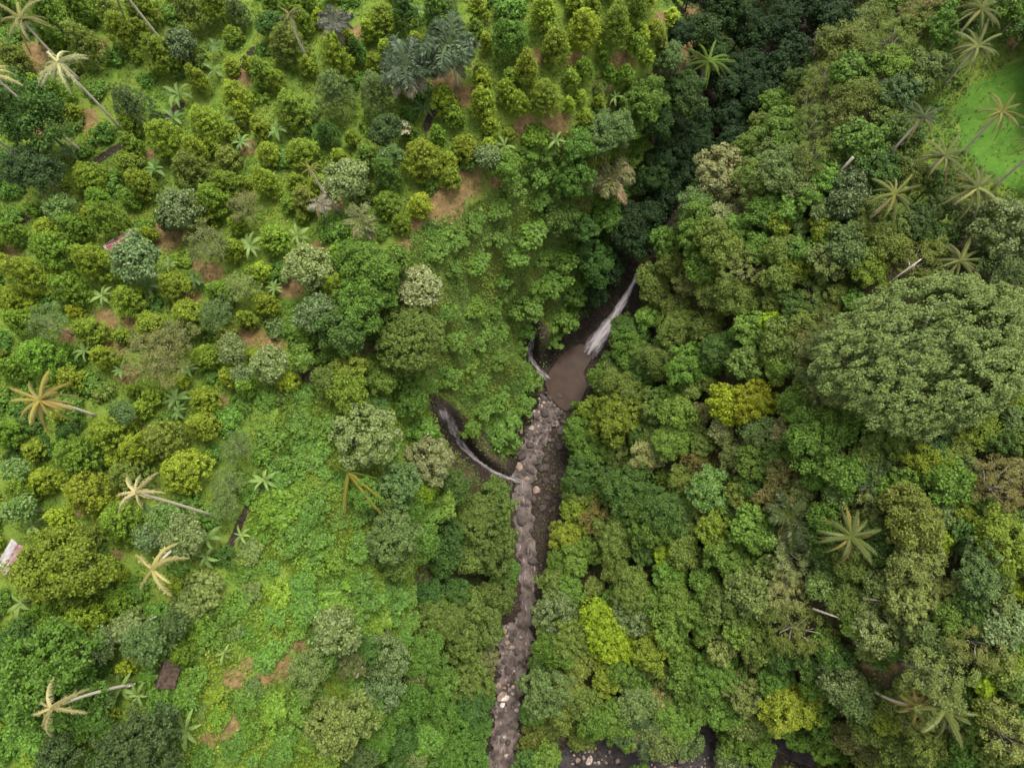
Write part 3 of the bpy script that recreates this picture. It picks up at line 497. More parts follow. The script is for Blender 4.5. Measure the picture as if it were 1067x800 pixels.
for v in range(6):
    for cls, r in (('s', 1.2), ('m', 2.2)):
        rz = r * .62; n = {'s': 17, 'm': 34}[cls]
        proto('U', r, rz * .55, crown_mesh('shrub_leaves', 310 + v + int(r * 10), r, rz, n, .5 + .05 * v, 52, .17 + .015 * v, M_LEAF, 'round', -.1, .28, tipf=.55), None)
proto('D', 6.8, 10.5, crown_mesh('dome_crown', 401, 6.8, 4.6, 330, .72, 42, .22, M_FINE, 'round', -.4, .07, tipf=.7), trunk_mesh('dome_trunk', 401, 10.5, 6.0, 4.6, M_PALE, .4))
KIND_DARK = ('forest_tree', 'tree')
KIND = dict(C=('clove_tree', 'clove tree'), G=('cone_tree', 'conical tree'), B=('leafy_tree', 'tree'), S=('glossy_tree', 'tree'), F=('feathery_tree', 'tree'), U=('shrub', 'shrub'), D=('dome_tree', 'tree'))
DESC = dict(C='conical clove tree', G='slender conical tree', B='round lumpy tree', S='speckled glossy-leaved tree', F='loose feathery tree', U='low shrub', D='smooth domed tree')
GROUP = dict(C='clove trees of the hillside plantation', G='slender conical trees among the clove trees', B='lumpy broadleaf trees of the gorge forest', S='speckled glossy-leaved trees', F='loose feathery trees', U='low shrubs', D='domed trees')
def sizeword(k, r): return ('tiny' if r < 8 else 'small' if r < 13 else 'medium' if r < 19 else 'large' if r < 26 else 'very large')
TREEXY = []
BY = [268, 300, 320, 350, 370, 400, 440, 480, 520, 560, 600, 640, 660, 700, 740, 800]
BR = [672, 664, 652, 634, 622, 614, 590, 590, 590, 580, 568, 553, 562, 552, 545, 540]
BLF = [656, 636, 618, 588, 572, 562, 546, 534, 533, 535, 540, 542, 520, 517, 513, 503]
def stand_back(px, py, r):
    if not 268 < py < 820: return px
    a, b_ = np.interp(py, BY, BLF), np.interp(py, BY, BR); m_ = (a + b_) / 2
    return max(px, b_ + r * .92) if px > m_ else min(px, a - r * .92)
FC = [(1100, 30), (1045, 58), (1000, 78), (972, 105), (984, 130), (984, 150), (1000, 172), (1030, 194), (1100, 220)]
def keep_off(px, py, rpx, k):
    """the rice field stays open, and so does the floor of the upper gorge"""
    q = np.array([[px, py], [px + rpx * .7, py], [px, py - rpx * .6], [px + rpx * .6, py + rpx * .6]])
    if k != 'U' and inpoly(q[:, 0], q[:, 1], FC).any(): return True
    if inpoly(q[:1, 0], q[:1, 1], CORE)[0] and (k != 'B' or py > 240): return True
    if k != 'N' and seg_d(px, py, [(466, 436), (480, 462), (500, 482), (534, 500)]) < rpx * .85 + 5: return True
    return bool(k != 'N' and np.hypot(px - 12, py - 582) < 22 + rpx * .55)
def plant_tree(px, py, rpx, k, c_, jit=True):
    px = float(stand_back(px, py, rpx))
    lst = P[k]
    x, y, z, t = hit(px, py, lst[0][1]); rm = rpx * t / F
    cls = min({a[0] for a in lst}, key=lambda a: abs(math.log(rm / a))); cand = [a for a in lst if a[0] == cls]; pr = random.choice(cand)
    k_ = {'C': .82, 'G': .84, 'U': .92}.get(k, .96); sc = k_ * rm / pr[0]; x, y, z, t = hit(px, py, pr[1] * sc); rm = k_ * rpx * t / F; sc = rm / pr[0]
    sz = sc * (random.uniform(.78, 1.25) if k == 'C' else random.uniform(.9, 1.15)); reg = int(regions(np.array([px]), np.array([py]))[0])
    if k == 'U' and reg in (1, 2): sz *= .6 if reg == 2 else .72
    o = empty(KIND_DARK[0] if k == 'B' and c_ in 'dgt' else KIND[k][0], (x, y, z - .15), KIND[k][1], random.uniform(0, 6.28), (sc, sc, sz), (px, py), f'{sizeword(k, rpx)} {CNAME[c_]} {DESC[k]}', GROUP[k])
    col = np.array(COLS[c_])
    if k == 'C' and c_ == 'g': col = np.array((.080, .150, .014))
    if k == 'U' and c_ == 'm': col = np.array((.112, .190, .016))
    f = math.exp(random.gauss(0, .17 if k == 'C' else .11)); h = random.gauss(0, .07)
    col = np.clip(col * f * np.array([1 + h, 1, 1 - h * .5]), .004, .5)
    if pr[3] is not None: part('trunk', pr[3], o)
    if k == 'U' and reg == 1: col = col * .5 + np.array([.100, .172, .022]) * .5
    if reg == 4: col = col * .45  # gorge shade put into the leaf colour
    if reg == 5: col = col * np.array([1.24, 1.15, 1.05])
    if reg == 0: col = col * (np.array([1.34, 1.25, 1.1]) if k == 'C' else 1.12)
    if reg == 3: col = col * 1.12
    if inpoly(np.array([px]), np.array([py]), CORE)[0]: col = np.array((.016, .040, .008)); c_ = 't'; sc *= .9  # deep shade of the cleft painted as near-black leaves
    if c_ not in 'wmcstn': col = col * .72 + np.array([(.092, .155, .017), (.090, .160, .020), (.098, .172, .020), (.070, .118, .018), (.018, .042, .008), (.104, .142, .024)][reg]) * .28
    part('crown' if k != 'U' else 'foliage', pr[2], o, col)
    TREEXY.append((x, y, rm, px, py, rpx)); return o

# ------------------------------------------------------------------ palms and bananas
def frond_mesh(name, seed, L, rise, droop, leaf, nl=34, wid=.07, twist=.5, fold=.45):
    """one feather frond growing along +X: rib with leaflets on both sides"""
    rng = np.random.default_rng(seed); u = np.linspace(0, 1, 9)
    X = L * (u * .95 - .12 * u ** 3 * droop); Z = L * (rise * u - droop * u ** 2.1); pts = np.c_[X, np.zeros(9), Z]
    V = []; Fq = []; tip = []
    for i in range(9):
        w_ = .05 * (1 - u[i]) + .015
        V += [pts[i] + (0, w_, 0), pts[i] + (0, -w_, 0), pts[i] + (0, 0, w_ * 1.2)]
    for i in range(8):
        a = i * 3; Fq += [(a, a + 3, a + 5, a + 2), (a + 1, a + 2, a + 5, a + 4), (a, a + 1, a + 4, a + 3)]; tip += [1.6] * 3
    for s in (-1, 1):
        for j in range(nl):
            q = .12 + .88 * (j + rng.uniform(0, .6)) / nl; p = np.array([np.interp(q, u, X), 0, np.interp(q, u, Z)])
            d = unit(np.array([np.interp(min(q + .05, 1), u, X) - np.interp(q - .05, u, X), 0, np.interp(min(q + .05, 1), u, Z) - np.interp(q - .05, u, Z)]))
            ln = leaf * (math.sin(math.pi * min(1, q * .86 + .12)) ** .6) * rng.uniform(.8, 1.15)
            e = unit(d * (.5 + .4 * q) + np.array([0, s * 1.0, 0]) + np.array([0, 0, -fold + rng.normal() * twist * .3])); f = unit(np.cross(e, d)); sd_ = np.cross(f, e)
            m1 = p + e * ln * .55 + np.array([0, 0, .04]); m2 = p + e * ln + np.array([0, 0, -ln * .28]); b_ = len(V)
            V += [p + d * wid * .5, p - d * wid * .5, m1 - sd_ * wid * .6, m1 + sd_ * wid * .6, m2]
            Fq += [(b_, b_ + 1, b_ + 2, b_ + 3), (b_ + 3, b_ + 2, b_ + 4, b_ + 4)]; tip += [rng.uniform(0, .6)] * 2
    me = bpy.data.meshes.new(name); me.from_pydata([tuple(v) for v in V], [], [tuple(dict.fromkeys(q)) for q in Fq]); me.materials.append(M_FROND)
    a = me.attributes.new('tip', 'FLOAT', 'FACE'); a.data.foreach_set('value', np.array(tip, np.float32)); me.update(); return me
FR = {'young': [frond_mesh('frond', i, 1, .75, .45, .105, 30, .017) for i in range(2)], 'mid': [frond_mesh('frond', 5 + i, 1, .42, .58, .105, 30, .017, fold=.8) for i in range(3)],
      'old': [frond_mesh('frond', 9 + i, 1, .12, .85, .095, 26, .018, fold=1.2) for i in range(2)], 'dry': [frond_mesh('frond', 14 + i, 1, .25 + .12 * i, .5 + .16 * i, .15, 30, .022, fold=1.1, twist=2.2) for i in range(4)],
      'plume': [frond_mesh('frond', 20 + i, 1, .62, .55, .30, 44, .040, twist=2.6) for i in range(3)], 'plume_old': [frond_mesh('frond', 25 + i, 1, .2, .68, .24, 34, .045, twist=1.5) for i in range(2)]}
nut_me = None
def palm_trunk(o, top, r=.17, bend=.0, seed=0):
    rng = np.random.default_rng(seed); n = 9; u = np.linspace(0, 1, n); top = np.array(top); side = unit(np.cross(top, [0, 0, 1])) * bend * rng.choice([-1, 1])
    pts = [top * q + side * math.sin(q * math.pi) for q in u]; pts[0] = np.array([0, 0, -.5])
    rad = [r * (1.5 if q < .05 else 1.05 - .28 * q) for q in u]
    V, Fq = tube(pts, rad, 8); return part('trunk', poly_mesh('palm_trunk', V, Fq, M_PALMBARK, True), o)
def palm(crown, base, L, nf, look, style, fc, name='coconut_palm', cat='palm', h=None, gaps=1.0, seed=0, tr=.21):
    rng = np.random.default_rng(abs(seed + int(crown[0]) * 7 + int(crown[1]))); 
    if base is not None:
        bx, by, bz, t = hit(*base)
        hh = np.arange(5, 22, .25); q = project(np.c_[np.full(len(hh), bx), np.full(len(hh), by), bz + hh]); h = hh[np.argmin(np.hypot(q[:, 0] - crown[0], q[:, 1] - crown[1]))]
        T = at_z(crown[0], crown[1], bz + h); top = T - np.array([bx, by, bz])
    else:
        bx, by, bz, t = hit(crown[0], crown[1], h); top = np.array([rng.normal() * .4, rng.normal() * .4, h])
    o = empty(name, (bx, by, bz), cat, 0, 1.0, crown, look, None)
    palm_trunk(o, top, tr, bend=.35 if name == 'coconut_palm' else .1, seed=seed)
    Lm = L / F * (CAMZ - bz - top[2]) * 1.18
    nf = int(nf * 1.35) if style == 'coconut' else nf + 1 if style == 'dry' else nf
    for i in range(nf):
        a = i * 2.399963 + rng.uniform(-.25, .25); q = i / max(nf - 1, 1)
        if style == 'coconut': kd = 'young' if q < .22 else 'mid' if q < .68 else 'old'
        elif style == 'dry': kd = 'dry'; a = i * 6.283 / nf + rng.uniform(-.5, .5)
        else: kd = 'plume' if q < .62 else 'plume_old'
        col = np.array(fc if not isinstance(fc, list) else fc[0 if q < .6 else 1]) * math.exp(rng.normal() * .14)
        if kd in ('old', 'plume_old') and rng.random() < .35: col = np.array([.20, .17, .08])
        l_ = Lm * (rng.uniform(.6, 1.25) if style == 'dry' else rng.uniform(.8, 1.2))
        part('frond', FR[kd][rng.integers(len(FR[kd]))], o, col, tuple(top + np.array([0, 0, .1 - .25 * q])), (rng.uniform(-.35, .35), rng.uniform(-.18, .18), a), (l_, l_ * (1.35 if name == 'coconut_palm' and crown[1] > 540 and crown[0] > 800 else 1.0), l_))
    if style == 'coconut':
        V = []; Fq = []
        for k_ in range(5):
            aa = k_ * 1.256; v, f = tube([(math.cos(aa) * .26, math.sin(aa) * .26, -.42), (math.cos(aa) * .29, math.sin(aa) * .29, -.3), (math.cos(aa) * .27, math.sin(aa) * .27, -.14)], [.05, .13, .05], 6); f = [tuple(i + sum(len(x) for x in V) for i in q_) for q_ in f]; V.append(v); Fq += f
        part('coconut_cluster', poly_mesh('coconut_cluster', np.concatenate(V), Fq, M_RACHIS, True), o, loc=tuple(top))
    TREEXY.append((bx + top[0], by + top[1], Lm * .55, crown[0], crown[1], L * .6)); return o
GC, GD, GS_, ST = (.135, .165, .065), (.050, .085, .028), (.062, .085, .050), (.29, .27, .15)
YG = (.21, .21, .095)
PALMS = [((22, 20), (84, 84), 30, 12, 'pale coconut palm with long trunk, crown in the top left corner', 'coconut', (.19, .20, .085)), ((61, 66), (127, 136), 30, 9, 'pale thin-fronded coconut palm with its whole long trunk in view', 'dry', (.27, .29, .17)),
         ((118, -22), (171, 46), 30, 12, 'coconut palm whose long bare trunk enters at the top edge', 'coconut', GC), ((-6, 80), (88, 160), 30, 9, 'pale coconut palm leaning out over the left edge', 'dry', (.30, .29, .14)),
         ((-30, 128), (25, 171), 28, 12, 'coconut palm whose trunk foot shows at the left edge', 'coconut', GC),
         ((1022, 10), (985, 55), 27, 15, 'coconut palm topmost of the row beside the rice field', 'coconut', [GC, YG]), ((1018, 49), (984, 88), 25, 15, 'coconut palm with a yellow-ribbed crown above the rice field edge', 'coconut', [GC, YG]),
         ((1043, 117), (1003, 159), 24, 13, 'coconut palm whose trunk crosses the bright rice field', 'coconut', [(.15, .16, .05), YG]), ((984, 163), (948, 200), 26, 15, 'coconut palm between the rice field and the forest edge', 'coconut', [GC, YG]),
         ((1018, 196), (974, 233), 27, 15, 'coconut palm at the lower corner of the rice field', 'coconut', [GC, YG]), ((1088, 150), (1034, 196), 28, 15, 'coconut palm leaning in from the right edge over the rice field', 'coconut', [GC, YG]),
         ((962, 122), (914, 175), 22, 11, 'greyish coconut palm with a leaning pale trunk left of the rice field', 'coconut', [GS_, (.16, .15, .08)]), ((929, 200), None, 26, 14, 'yellow-green coconut palm with stiff straight fronds', 'coconut', [(.14, .17, .05), (.18, .19, .08)]),
         ((1000, 272), (970, 290), 27, 13, 'coconut palm with drooping yellow fronds above the wide domed tree', 'coconut', [GC, YG]), ((46, 415), None, 30, 17, 'yellow coconut palm with many fronds standing in the grass', 'coconut', [(.22, .20, .055), (.27, .22, .09)]),
         ((142, 513), (222, 537), 25, 7, 'straw-coloured palm with few fronds and a long fallen-looking trunk', 'dry', ST), ((159, 593), (201, 556), 27, 8, 'straw-coloured palm with long thin curled fronds', 'dry', (.27, .26, .11)),
         ((54, 737), (140, 712), 26, 7, 'straw-coloured palm with broad drooping fronds at the bottom left', 'dry', (.25, .24, .12)), ((885, 556), None, 27, 14, 'olive coconut palm with yellow drooping fronds inside the forest', 'coconut', [(.09, .12, .035), (.18, .17, .05)]),
         ((990, 742), None, 28, 15, 'large olive palm with long drooping fronds near the bottom right', 'coconut', [(.095, .12, .035), (.17, .155, .05)]), ((953, 735), None, 20, 9, 'smaller olive palm beside the large drooping palm', 'coconut', [(.12, .12, .03), (.2, .16, .05)]),
         ((738, 64), None, 27, 13, 'bright green palm at the edge of the dark gorge', 'coconut', [(.09, .15, .03), (.12, .16, .04)]), ((325, 172), None, 12, 8, 'small yellow palm among the clove trees', 'coconut', [(.18, .20, .05), (.20, .19, .06)]), ((300, 14), None, 16, 10, 'pale palm between clove trees near the top edge', 'coconut', [(.17, .17, .08), YG])]
SPALMS = [((420, 68), 36, 26, 'dark grey-green sugar palm with shaggy plumes', [(.050, .078, .038), (.16, .15, .10)], 9), ((470, 50), 36, 26, 'broad dark sugar palm with pale drooping tips', [(.055, .088, .040), (.15, .15, .09)], 9), ((347, 22), 21, 15, 'grey sugar palm half hidden by clove trees', [(.09, .10, .075), (.15, .14, .1)], 9),
          ((638, 183), 26, 14, 'sugar palm with pale brown dry plumes on the gorge wall', [(.12, .13, .05), (.25, .19, .10)], 6), ((376, 232), 21, 12, 'sugar palm with thick pale drooping plumes beside the tan clearing', [(.12, .14, .05), (.22, .20, .10)], 6), ((332, 213), 14, 10, 'dry grey palm with thin bare fronds', [(.20, .19, .14), (.24, .2, .14)], 6),
          ((822, 538), 27, 17, 'dark feathery sugar palm in the middle of the right slope', [(.050, .070, .020), (.09, .09, .03)], 8), ((668, 762), 24, 12, 'dark palm with pale trailing fronds above the lower river', [(.05, .08, .03), (.17, .15, .08)], 7), ((908, 505), 12, 9, 'small dark palm left of the brown grainy tree', [(.05, .08, .03), (.1, .1, .04)], 6)]
def banana_leaf(seed):
    rng = np.random.default_rng(seed); n = 8; u = np.linspace(0, 1, n); X = u * (1 - .12 * u); Z = .55 * u - .62 * u ** 2.2; w_ = .105 * np.sin(np.pi * np.clip(u * .94 + .05, 0, 1)) ** .6; V = []; Fq = []
    for i in range(n):
        V += [(X[i], w_[i], Z[i] + w_[i] * .25 + rng.normal() * .01), (X[i], 0, Z[i]), (X[i], -w_[i], Z[i] + w_[i] * .25 + rng.normal() * .01)]
    for i in range(n - 1): a = i * 3; Fq += [(a, a + 3, a + 4, a + 1), (a + 1, a + 4, a + 5, a + 2)]
    me = poly_mesh('banana_leaf', np.array(V), Fq, M_BANANA, True); a = me.attributes.new('tip', 'FLOAT', 'FACE'); a.data.foreach_set('value', np.array(([.2, .2] * (n - 1)), np.float32)); return me
BL = [banana_leaf(i) for i in range(4)]
V_, F_ = tube([(0, 0, -.3), (0, 0, 1), (.04, 0, 2.0)], [.16, .13, .08], 7); BSTEM = poly_mesh('banana_stem', V_, F_, M_RACHIS, True)
def banana(px, py, rpx, c_):
    x, y, z, t = hit(px, py, 2.3); rm = rpx * t / F; o = empty('banana_plant', (x, y, z), 'banana plant', random.uniform(0, 6.28), 1.0, (px, py), f'{sizeword("N", rpx)} {CNAME[c_]} banana plant with star of long leaves', 'banana plants between the trees')
    part('stem', BSTEM, o); n = random.randint(6, 9); base = np.array({'g': (.088, .150, .036), 'd': (.055, .100, .03), 'l': (.125, .19, .045), 'w': (.24, .22, .05)}.get(c_, COLS[c_]))
    for i in range(n):
        l_ = rm * random.uniform(.9, 1.3); part('leaf', random.choice(BL), o, base * math.exp(random.gauss(0, .15)), (0, 0, 1.95), (random.uniform(-.3, .3), random.uniform(-.45, .25), i * 6.283 / n + random.uniform(-.3, .3)), (l_, l_ * random.uniform(.75, 1.1), l_))
    TREEXY.append((x, y, rm * .7, px, py, rpx * .7)); return o

# ------------------------------------------------------------------ set them out
for a in PALMS: palm(a[0], a[1], a[2], a[3], a[4], a[5], a[6], h=random.uniform(11, 14))
for a in SPALMS: palm(a[0], None, a[1], a[2], a[3], 'plume', a[4], 'sugar_palm', 'palm', h=a[5], tr=.24)
# the tree fern with three long yellow fronds on the vine slope
x, y, z, t = hit(363, 492, 4.5); o = empty('tree_fern', (x, y, z), 'tree fern', 0, 1, (363, 492), 'palm-like tree fern with three long hanging yellow fronds')
palm_trunk(o, (0, 0, 4.5), .14)
for (ex, ey), l_ in zip(((360, 545), (402, 541), (408, 528), (398, 500), (338, 480)), (1.0, 1.1, .95, .6, .6)):
    e = at_z(ex, ey, z + 2.5) - np.array([x, y, z + 4.5]); L_ = float(np.hypot(e[0], e[1])) * 1.1
    part('frond', FR['mid'][0], o, (.17, .17, .035) if l_ > .8 else (.10, .15, .03), (0, 0, 4.5), (0, .1, math.atan2(e[1], e[0])), (L_, L_ * .62, L_))
TREEXY.append((x, y, 1.5, 363, 492, 8))
# the great domed tree right of centre
BIGP = crown_mesh('great_crown', 500, 14.4, 6.8, 1100, .78, 66, .18, M_FINE, 'round', -.42, .085, tipf=.7)
x, y, z, t = hit(966, 368, 11.0)
great = empty('rain_tree', (x, y, z - .2), 'tree', .17, 1.0, (966, 368), '', None, 'enormous wide domed green tree, by far the largest crown in the forest')
part('trunk', trunk_mesh('great_trunk', 500, 11.0, 10, 5, M_PALE, .85), great); part('crown', BIGP, great, (.130, .182, .050), (0, 0, 11.0), (0, 0, 0), (1.06, .68, 1))
plant_extra = [(870, 376, 40, 'F', 'e'), (850, 360, 24, 'F', 'b'), (880, 412, 26, 'F', 'k')]
TREEXY.append((x, y, 13, 966, 368, 92))
for (px, py, r, k, c_) in plant_extra + ENT:
    if keep_off(px, py, r, k): continue
    if k == 'N': banana(px, py, r, c_)
    else:
        o = plant_tree(px, py, r, k, c_)
        cr = [c for c in o.children if c.name.startswith('crown') or c.name.startswith('foliage')][0]
        # crown meshes are centred on the crown: lift them to their height above the foot
        pr = [a for a in P[k] if a[2] is cr.data][0]; cr.location = (0, 0, pr[1])

# ------------------------------------------------------------------ fill: the trees and shrubs between those singled out above
def river_clear(px, py):
    x, y, z, t = hit(px, py, 1.0); d, _ = river_d(np.array([[x, y]])); return d[0]
MASK = [FIELD, [(555, 425), (578, 370), (612, 352), (668, 270), (682, 255), (690, 265), (640, 350), (612, 400), (590, 425), (590, 500), (575, 560), (560, 600), (566, 665), (545, 700), (550, 760), (535, 810), (500, 810), (515, 690), (530, 640), (535, 520), (500, 505), (462, 440), (472, 432), (530, 490)],
        [(540, 345), (566, 345), (572, 400), (548, 385)], [(590, 805), (606, 780), (640, 774), (690, 784), (728, 786), (728, 756), (752, 756), (765, 775), (800, 760), (812, 762), (850, 790), (850, 805)], [(160, 680), (184, 680), (184, 722), (160, 722)], [(905, 690), (930, 690), (935, 725), (905, 725)],
        [(452, 200), (490, 188), (500, 215), (440, 238)]]
PAL = {0: 'UgUlUlUlCyUkUmUlCyCyCgCy', 1: 'UlUlUlUgUlUlUkUm', 2: 'UlUlUlUlUlUgUk', 3: 'BgBkBdBgUkBo', 4: 'BdBdBdBg', 5: 'BgBkBlBkBgBdFkBeBkBlBgBkFoSl'}
NF = {'C': 0, 'B': 0, 'U': 0}
cntB = sum(1 for e in ENT if e[3] == 'B'); cntU = sum(1 for e in ENT if e[3] == 'U')
TX = np.array([[a[3], a[4], a[5]] for a in TREEXY]); frng = random.Random(5)
def free(px, py, r, k): return bool(np.all(np.hypot(TX[:, 0] - px, TX[:, 1] - py) > k * (TX[:, 2] + r)))
for rr, tries, kk in ((17, 2500, .80), (13, 4000, .76), (9.5, 6000, .74)):
    for _ in range(tries):
        px, py = frng.uniform(-40, 1107), frng.uniform(-40, 840); r = rr * frng.uniform(.8, 1.2); reg = int(regions(np.array([px]), np.array([py]))[0])
        if reg == 0 and (rr > 14 or frng.random() < (.7 if rr > 11 else .2)): continue
        if (reg == 2 and (rr > 11 or frng.random() < .35)) or (reg == 1 and rr > 14): continue
        if not free(px, py, r, kk) or keep_off(px, py, r, 'B'): continue
        if any(inpoly(np.array([px]), np.array([py]), q)[0] for q in MASK): continue
        if float(blob(np.array([px]), np.array([py]), soil_s)[0]) > .45: continue
        i = frng.randrange(len(PAL[reg]) // 2) * 2; k, c_ = PAL[reg][i], PAL[reg][i + 1]
        if k == 'B' and cntB > 520: k = 'U'
        if k == 'U' and cntU > 300: continue
        if k == 'U': cntU += 1
        if k == 'B': cntB += 1
        if river_clear(px, py) < .8: continue
        o = plant_tree(px, py, r, k, c_); cr = [c for c in o.children if not c.name.startswith('trunk')][0]
        pr = [a for a in P[k] if a[2] is cr.data][0]; cr.location = (0, 0, pr[1])
        TX = np.r_[TX, [[px, py, r]]]

# ------------------------------------------------------------------ undergrowth: ground cover too fine to count
def bilin(A, x, y):
    i = np.clip(np.searchsorted(gx, x) - 1, 0, NXg - 2); j = np.clip(np.searchsorted(gy, y) - 1, 0, NYg - 2); return A[j, i]
r_ = np.random.default_rng(3); n = 1500000
ux = r_.uniform(GX0, GX1, n); uy = r_.uniform(GY0, GY1, n); uz = zat(ux, uy); pp = project(np.c_[ux, uy, uz])
ok = (pp[:, 0] > -70) & (pp[:, 0] < 1137) & (pp[:, 1] > -50) & (pp[:, 1] < 850); ux, uy, uz, pp = ux[ok], uy[ok], uz[ok], pp[ok]
reg = regions(pp[:, 0], pp[:, 1]); xy = np.c_[ux, uy]
mound = vnoise(xy, 2.2, 5) * .6 + vnoise(xy, .9, 6) * .4
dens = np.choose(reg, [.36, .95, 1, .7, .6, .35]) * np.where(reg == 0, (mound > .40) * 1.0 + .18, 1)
dens = dens * (1 - np.clip(np.where(bilin(FIELDG, ux, uy) > .5, 1.5, 0) + bilin(SOILG, ux, uy) * 1.1, 0, .93)); keep = r_.random(len(ux)) < dens
ux, uy, uz, reg, mound, xy = ux[keep], uy[keep], uz[keep], reg[keep], mound[keep], xy[keep]
hh = np.choose(reg, [.65, 1.5, 1.5, 1.6, 1.4, 1.2]) * np.clip(mound - .2, 0, .8) * 1.6 * r_.uniform(.35, 1, len(ux))
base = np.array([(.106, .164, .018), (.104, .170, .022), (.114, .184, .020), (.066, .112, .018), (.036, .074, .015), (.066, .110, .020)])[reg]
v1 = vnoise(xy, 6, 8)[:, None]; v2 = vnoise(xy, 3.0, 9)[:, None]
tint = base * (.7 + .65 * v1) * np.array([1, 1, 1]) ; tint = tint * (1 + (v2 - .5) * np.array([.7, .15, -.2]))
Q = np.c_[ux, uy, uz + hh]; e = .8; g1 = vnoise(xy + [e, 0], 2.2, 5) - vnoise(xy - [e, 0], 2.2, 5); g2 = vnoise(xy + [0, e], 2.2, 5) - vnoise(xy - [0, e], 2.2, 5)
Nn = unit(np.c_[-g1 * 1.6, -g2 * 1.6, np.ones(len(ux))] + r_.normal(size=(len(ux), 3)) * .5)
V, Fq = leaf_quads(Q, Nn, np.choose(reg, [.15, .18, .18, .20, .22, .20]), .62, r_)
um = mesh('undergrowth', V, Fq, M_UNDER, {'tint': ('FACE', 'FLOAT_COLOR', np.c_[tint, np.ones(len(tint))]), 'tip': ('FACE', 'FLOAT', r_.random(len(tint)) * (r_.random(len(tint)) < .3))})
o = bpy.data.objects.new('undergrowth', um); COL.objects.link(o); o['kind'] = 'stuff'; o['label'] = 'low leafy ground cover, vines and grass over the slopes'
print('undergrowth quads', len(Fq))

# ------------------------------------------------------------------ rocks in the river bed
def rock_mesh(seed):
    rng = np.random.default_rng(seed); import bmesh
    bm = bmesh.new(); bmesh.ops.create_icosphere(bm, subdivisions=2, radius=1.0); ph = rng.uniform(0, 6.28, 9); pl = unit(rng.normal(size=(5, 3)))
    for v in bm.verts:
        c = np.array(v.co); k = 1 + .14 * math.sin(3 * c[0] + ph[0]) + .12 * math.sin(4 * c[1] + ph[1]) + .1 * math.sin(5 * c[2] + ph[2]); c = c * k * np.array([1, rng.uniform(.78, .8), .62])
        for q in pl:
            d = c @ q
            if d > .72: c = c - q * (d - .72) * .85
        v.co = c
    me = bpy.data.meshes.new('boulder'); bm.to_mesh(me); bm.free(); me.materials.append(M_STONE); return me
RK = [rock_mesh(i) for i in range(6)]
def rock(px, py, r, col, look, name='boulder'):
    x, y, z, t = hit(px, py, 0); d, rz = river_d(np.array([[x, y]])); zz = rz[0] - .33 if d[0] < 0 else z
    o = bpy.data.objects.new(name, random.choice(RK)); COL.objects.link(o); s = r * t / F; o.location = (x, y, zz + s * .1); o.scale = (s * random.uniform(.85, 1.2), s, s * random.uniform(.8, 1.1)); o.rotation_euler = (random.uniform(-.2, .2), random.uniform(-.2, .2), random.uniform(0, 6.28))
    o.color = (*col, 1); o['category'] = 'boulder'; o['group'] = 'boulders along the river bed'; THINGS.append((o, (px, py), look, None)); return o
rock(526, 726, 4.6, (.62, .58, .52), 'large white boulder')
rock(524, 733, 3.0, (.60, .56, .50), 'white boulder just under the largest white one')
rr_ = random.Random(9); placed = []
BANDS = [(578, 500, 13, 52), (576, 470, 14, 40), (568, 432, 20, 22), (562, 470, 24, 30), (548, 505, 16, 18), (556, 550, 16, 40), (538, 668, 18, 12), (530, 692, 12, 22), (528, 722, 13, 18), (526, 765, 14, 24), (620, 786, 26, 8), (700, 792, 22, 8), (745, 792, 18, 8)]
for bx_, by_, wx, wy in BANDS:
    for _ in range(44 if by_ < 490 or bx_ > 572 else 9 if by_ < 650 else 16):
        for _t in range(10):
            px, py, r = bx_ + rr_.uniform(-wx, wx), by_ + rr_.uniform(-wy, wy), rr_.choice([1.2, 1.5, 1.8, 2.2, 2.8, 3.6, 4.6, 5.6])
            if py > 806 or any(math.hypot(px - a, py - b_) < (r + c) * .95 for a, b_, c in placed): continue
            if river_clear(px, py) > (.8 if bx_ < 575 else 9): continue
            placed.append((px, py, r)); tone = 'dark' if 574 < bx_ < 580 else rr_.choice(['dark', 'dark', 'dark', 'brown', 'brown', 'pale'] if (py < 450 or py > 680) else ['dark', 'dark', 'dark', 'dark', 'brown'])
            rock(px, py, r, {'pale': (.34, .28, .24), 'brown': (.21, .155, .12), 'dark': (.045, .035, .03)}[tone], f"{'small' if r < 1.7 else 'medium' if r < 2.6 else 'large'} {tone} boulder"); break

# ------------------------------------------------------------------ huts
def flat(name, c0, c1, sc=2.0, stripes=0):
    m, t, b = mat(name); tc = N(t, 'ShaderNodeTexCoord'); n1 = N(t, 'ShaderNodeTexNoise', Scale=sc, Detail=6.0); t.links.new(tc.outputs['Object'], n1.inputs['Vector']); c = ramp(t, n1.outputs[0], [(.35, c0), (.65, c1)])
    if stripes:
        wv = N(t, 'ShaderNodeTexWave', Scale=stripes); t.links.new(tc.outputs['Object'], wv.inputs['Vector']); bp = N(t, 'ShaderNodeBump', Strength=.8, Distance=.06); t.links.new(wv.outputs[0], bp.inputs['Height']); t.links.new(bp.outputs[0], b.inputs['Normal'])
    t.links.new(c, b.inputs['Base Color']); b.inputs['Roughness'].default_value = .75; return m
M_RED = flat('red_roof_sheet', (.17, .045, .035), (.30, .16, .14), 1.2, 3); M_WHITE = flat('white_roof_sheet', (.25, .22, .21), (.44, .42, .41), 1.5, 3); M_PINK = flat('pink_roof_sheet', (.16, .075, .06), (.36, .27, .25), 1.1, 3)
M_DARKR = flat('old_thatch', (.030, .018, .012), (.11, .07, .045), 2.5, 4); M_WALL = flat('hut_boards', (.10, .07, .045), (.20, .15, .10), 2.0, 4)
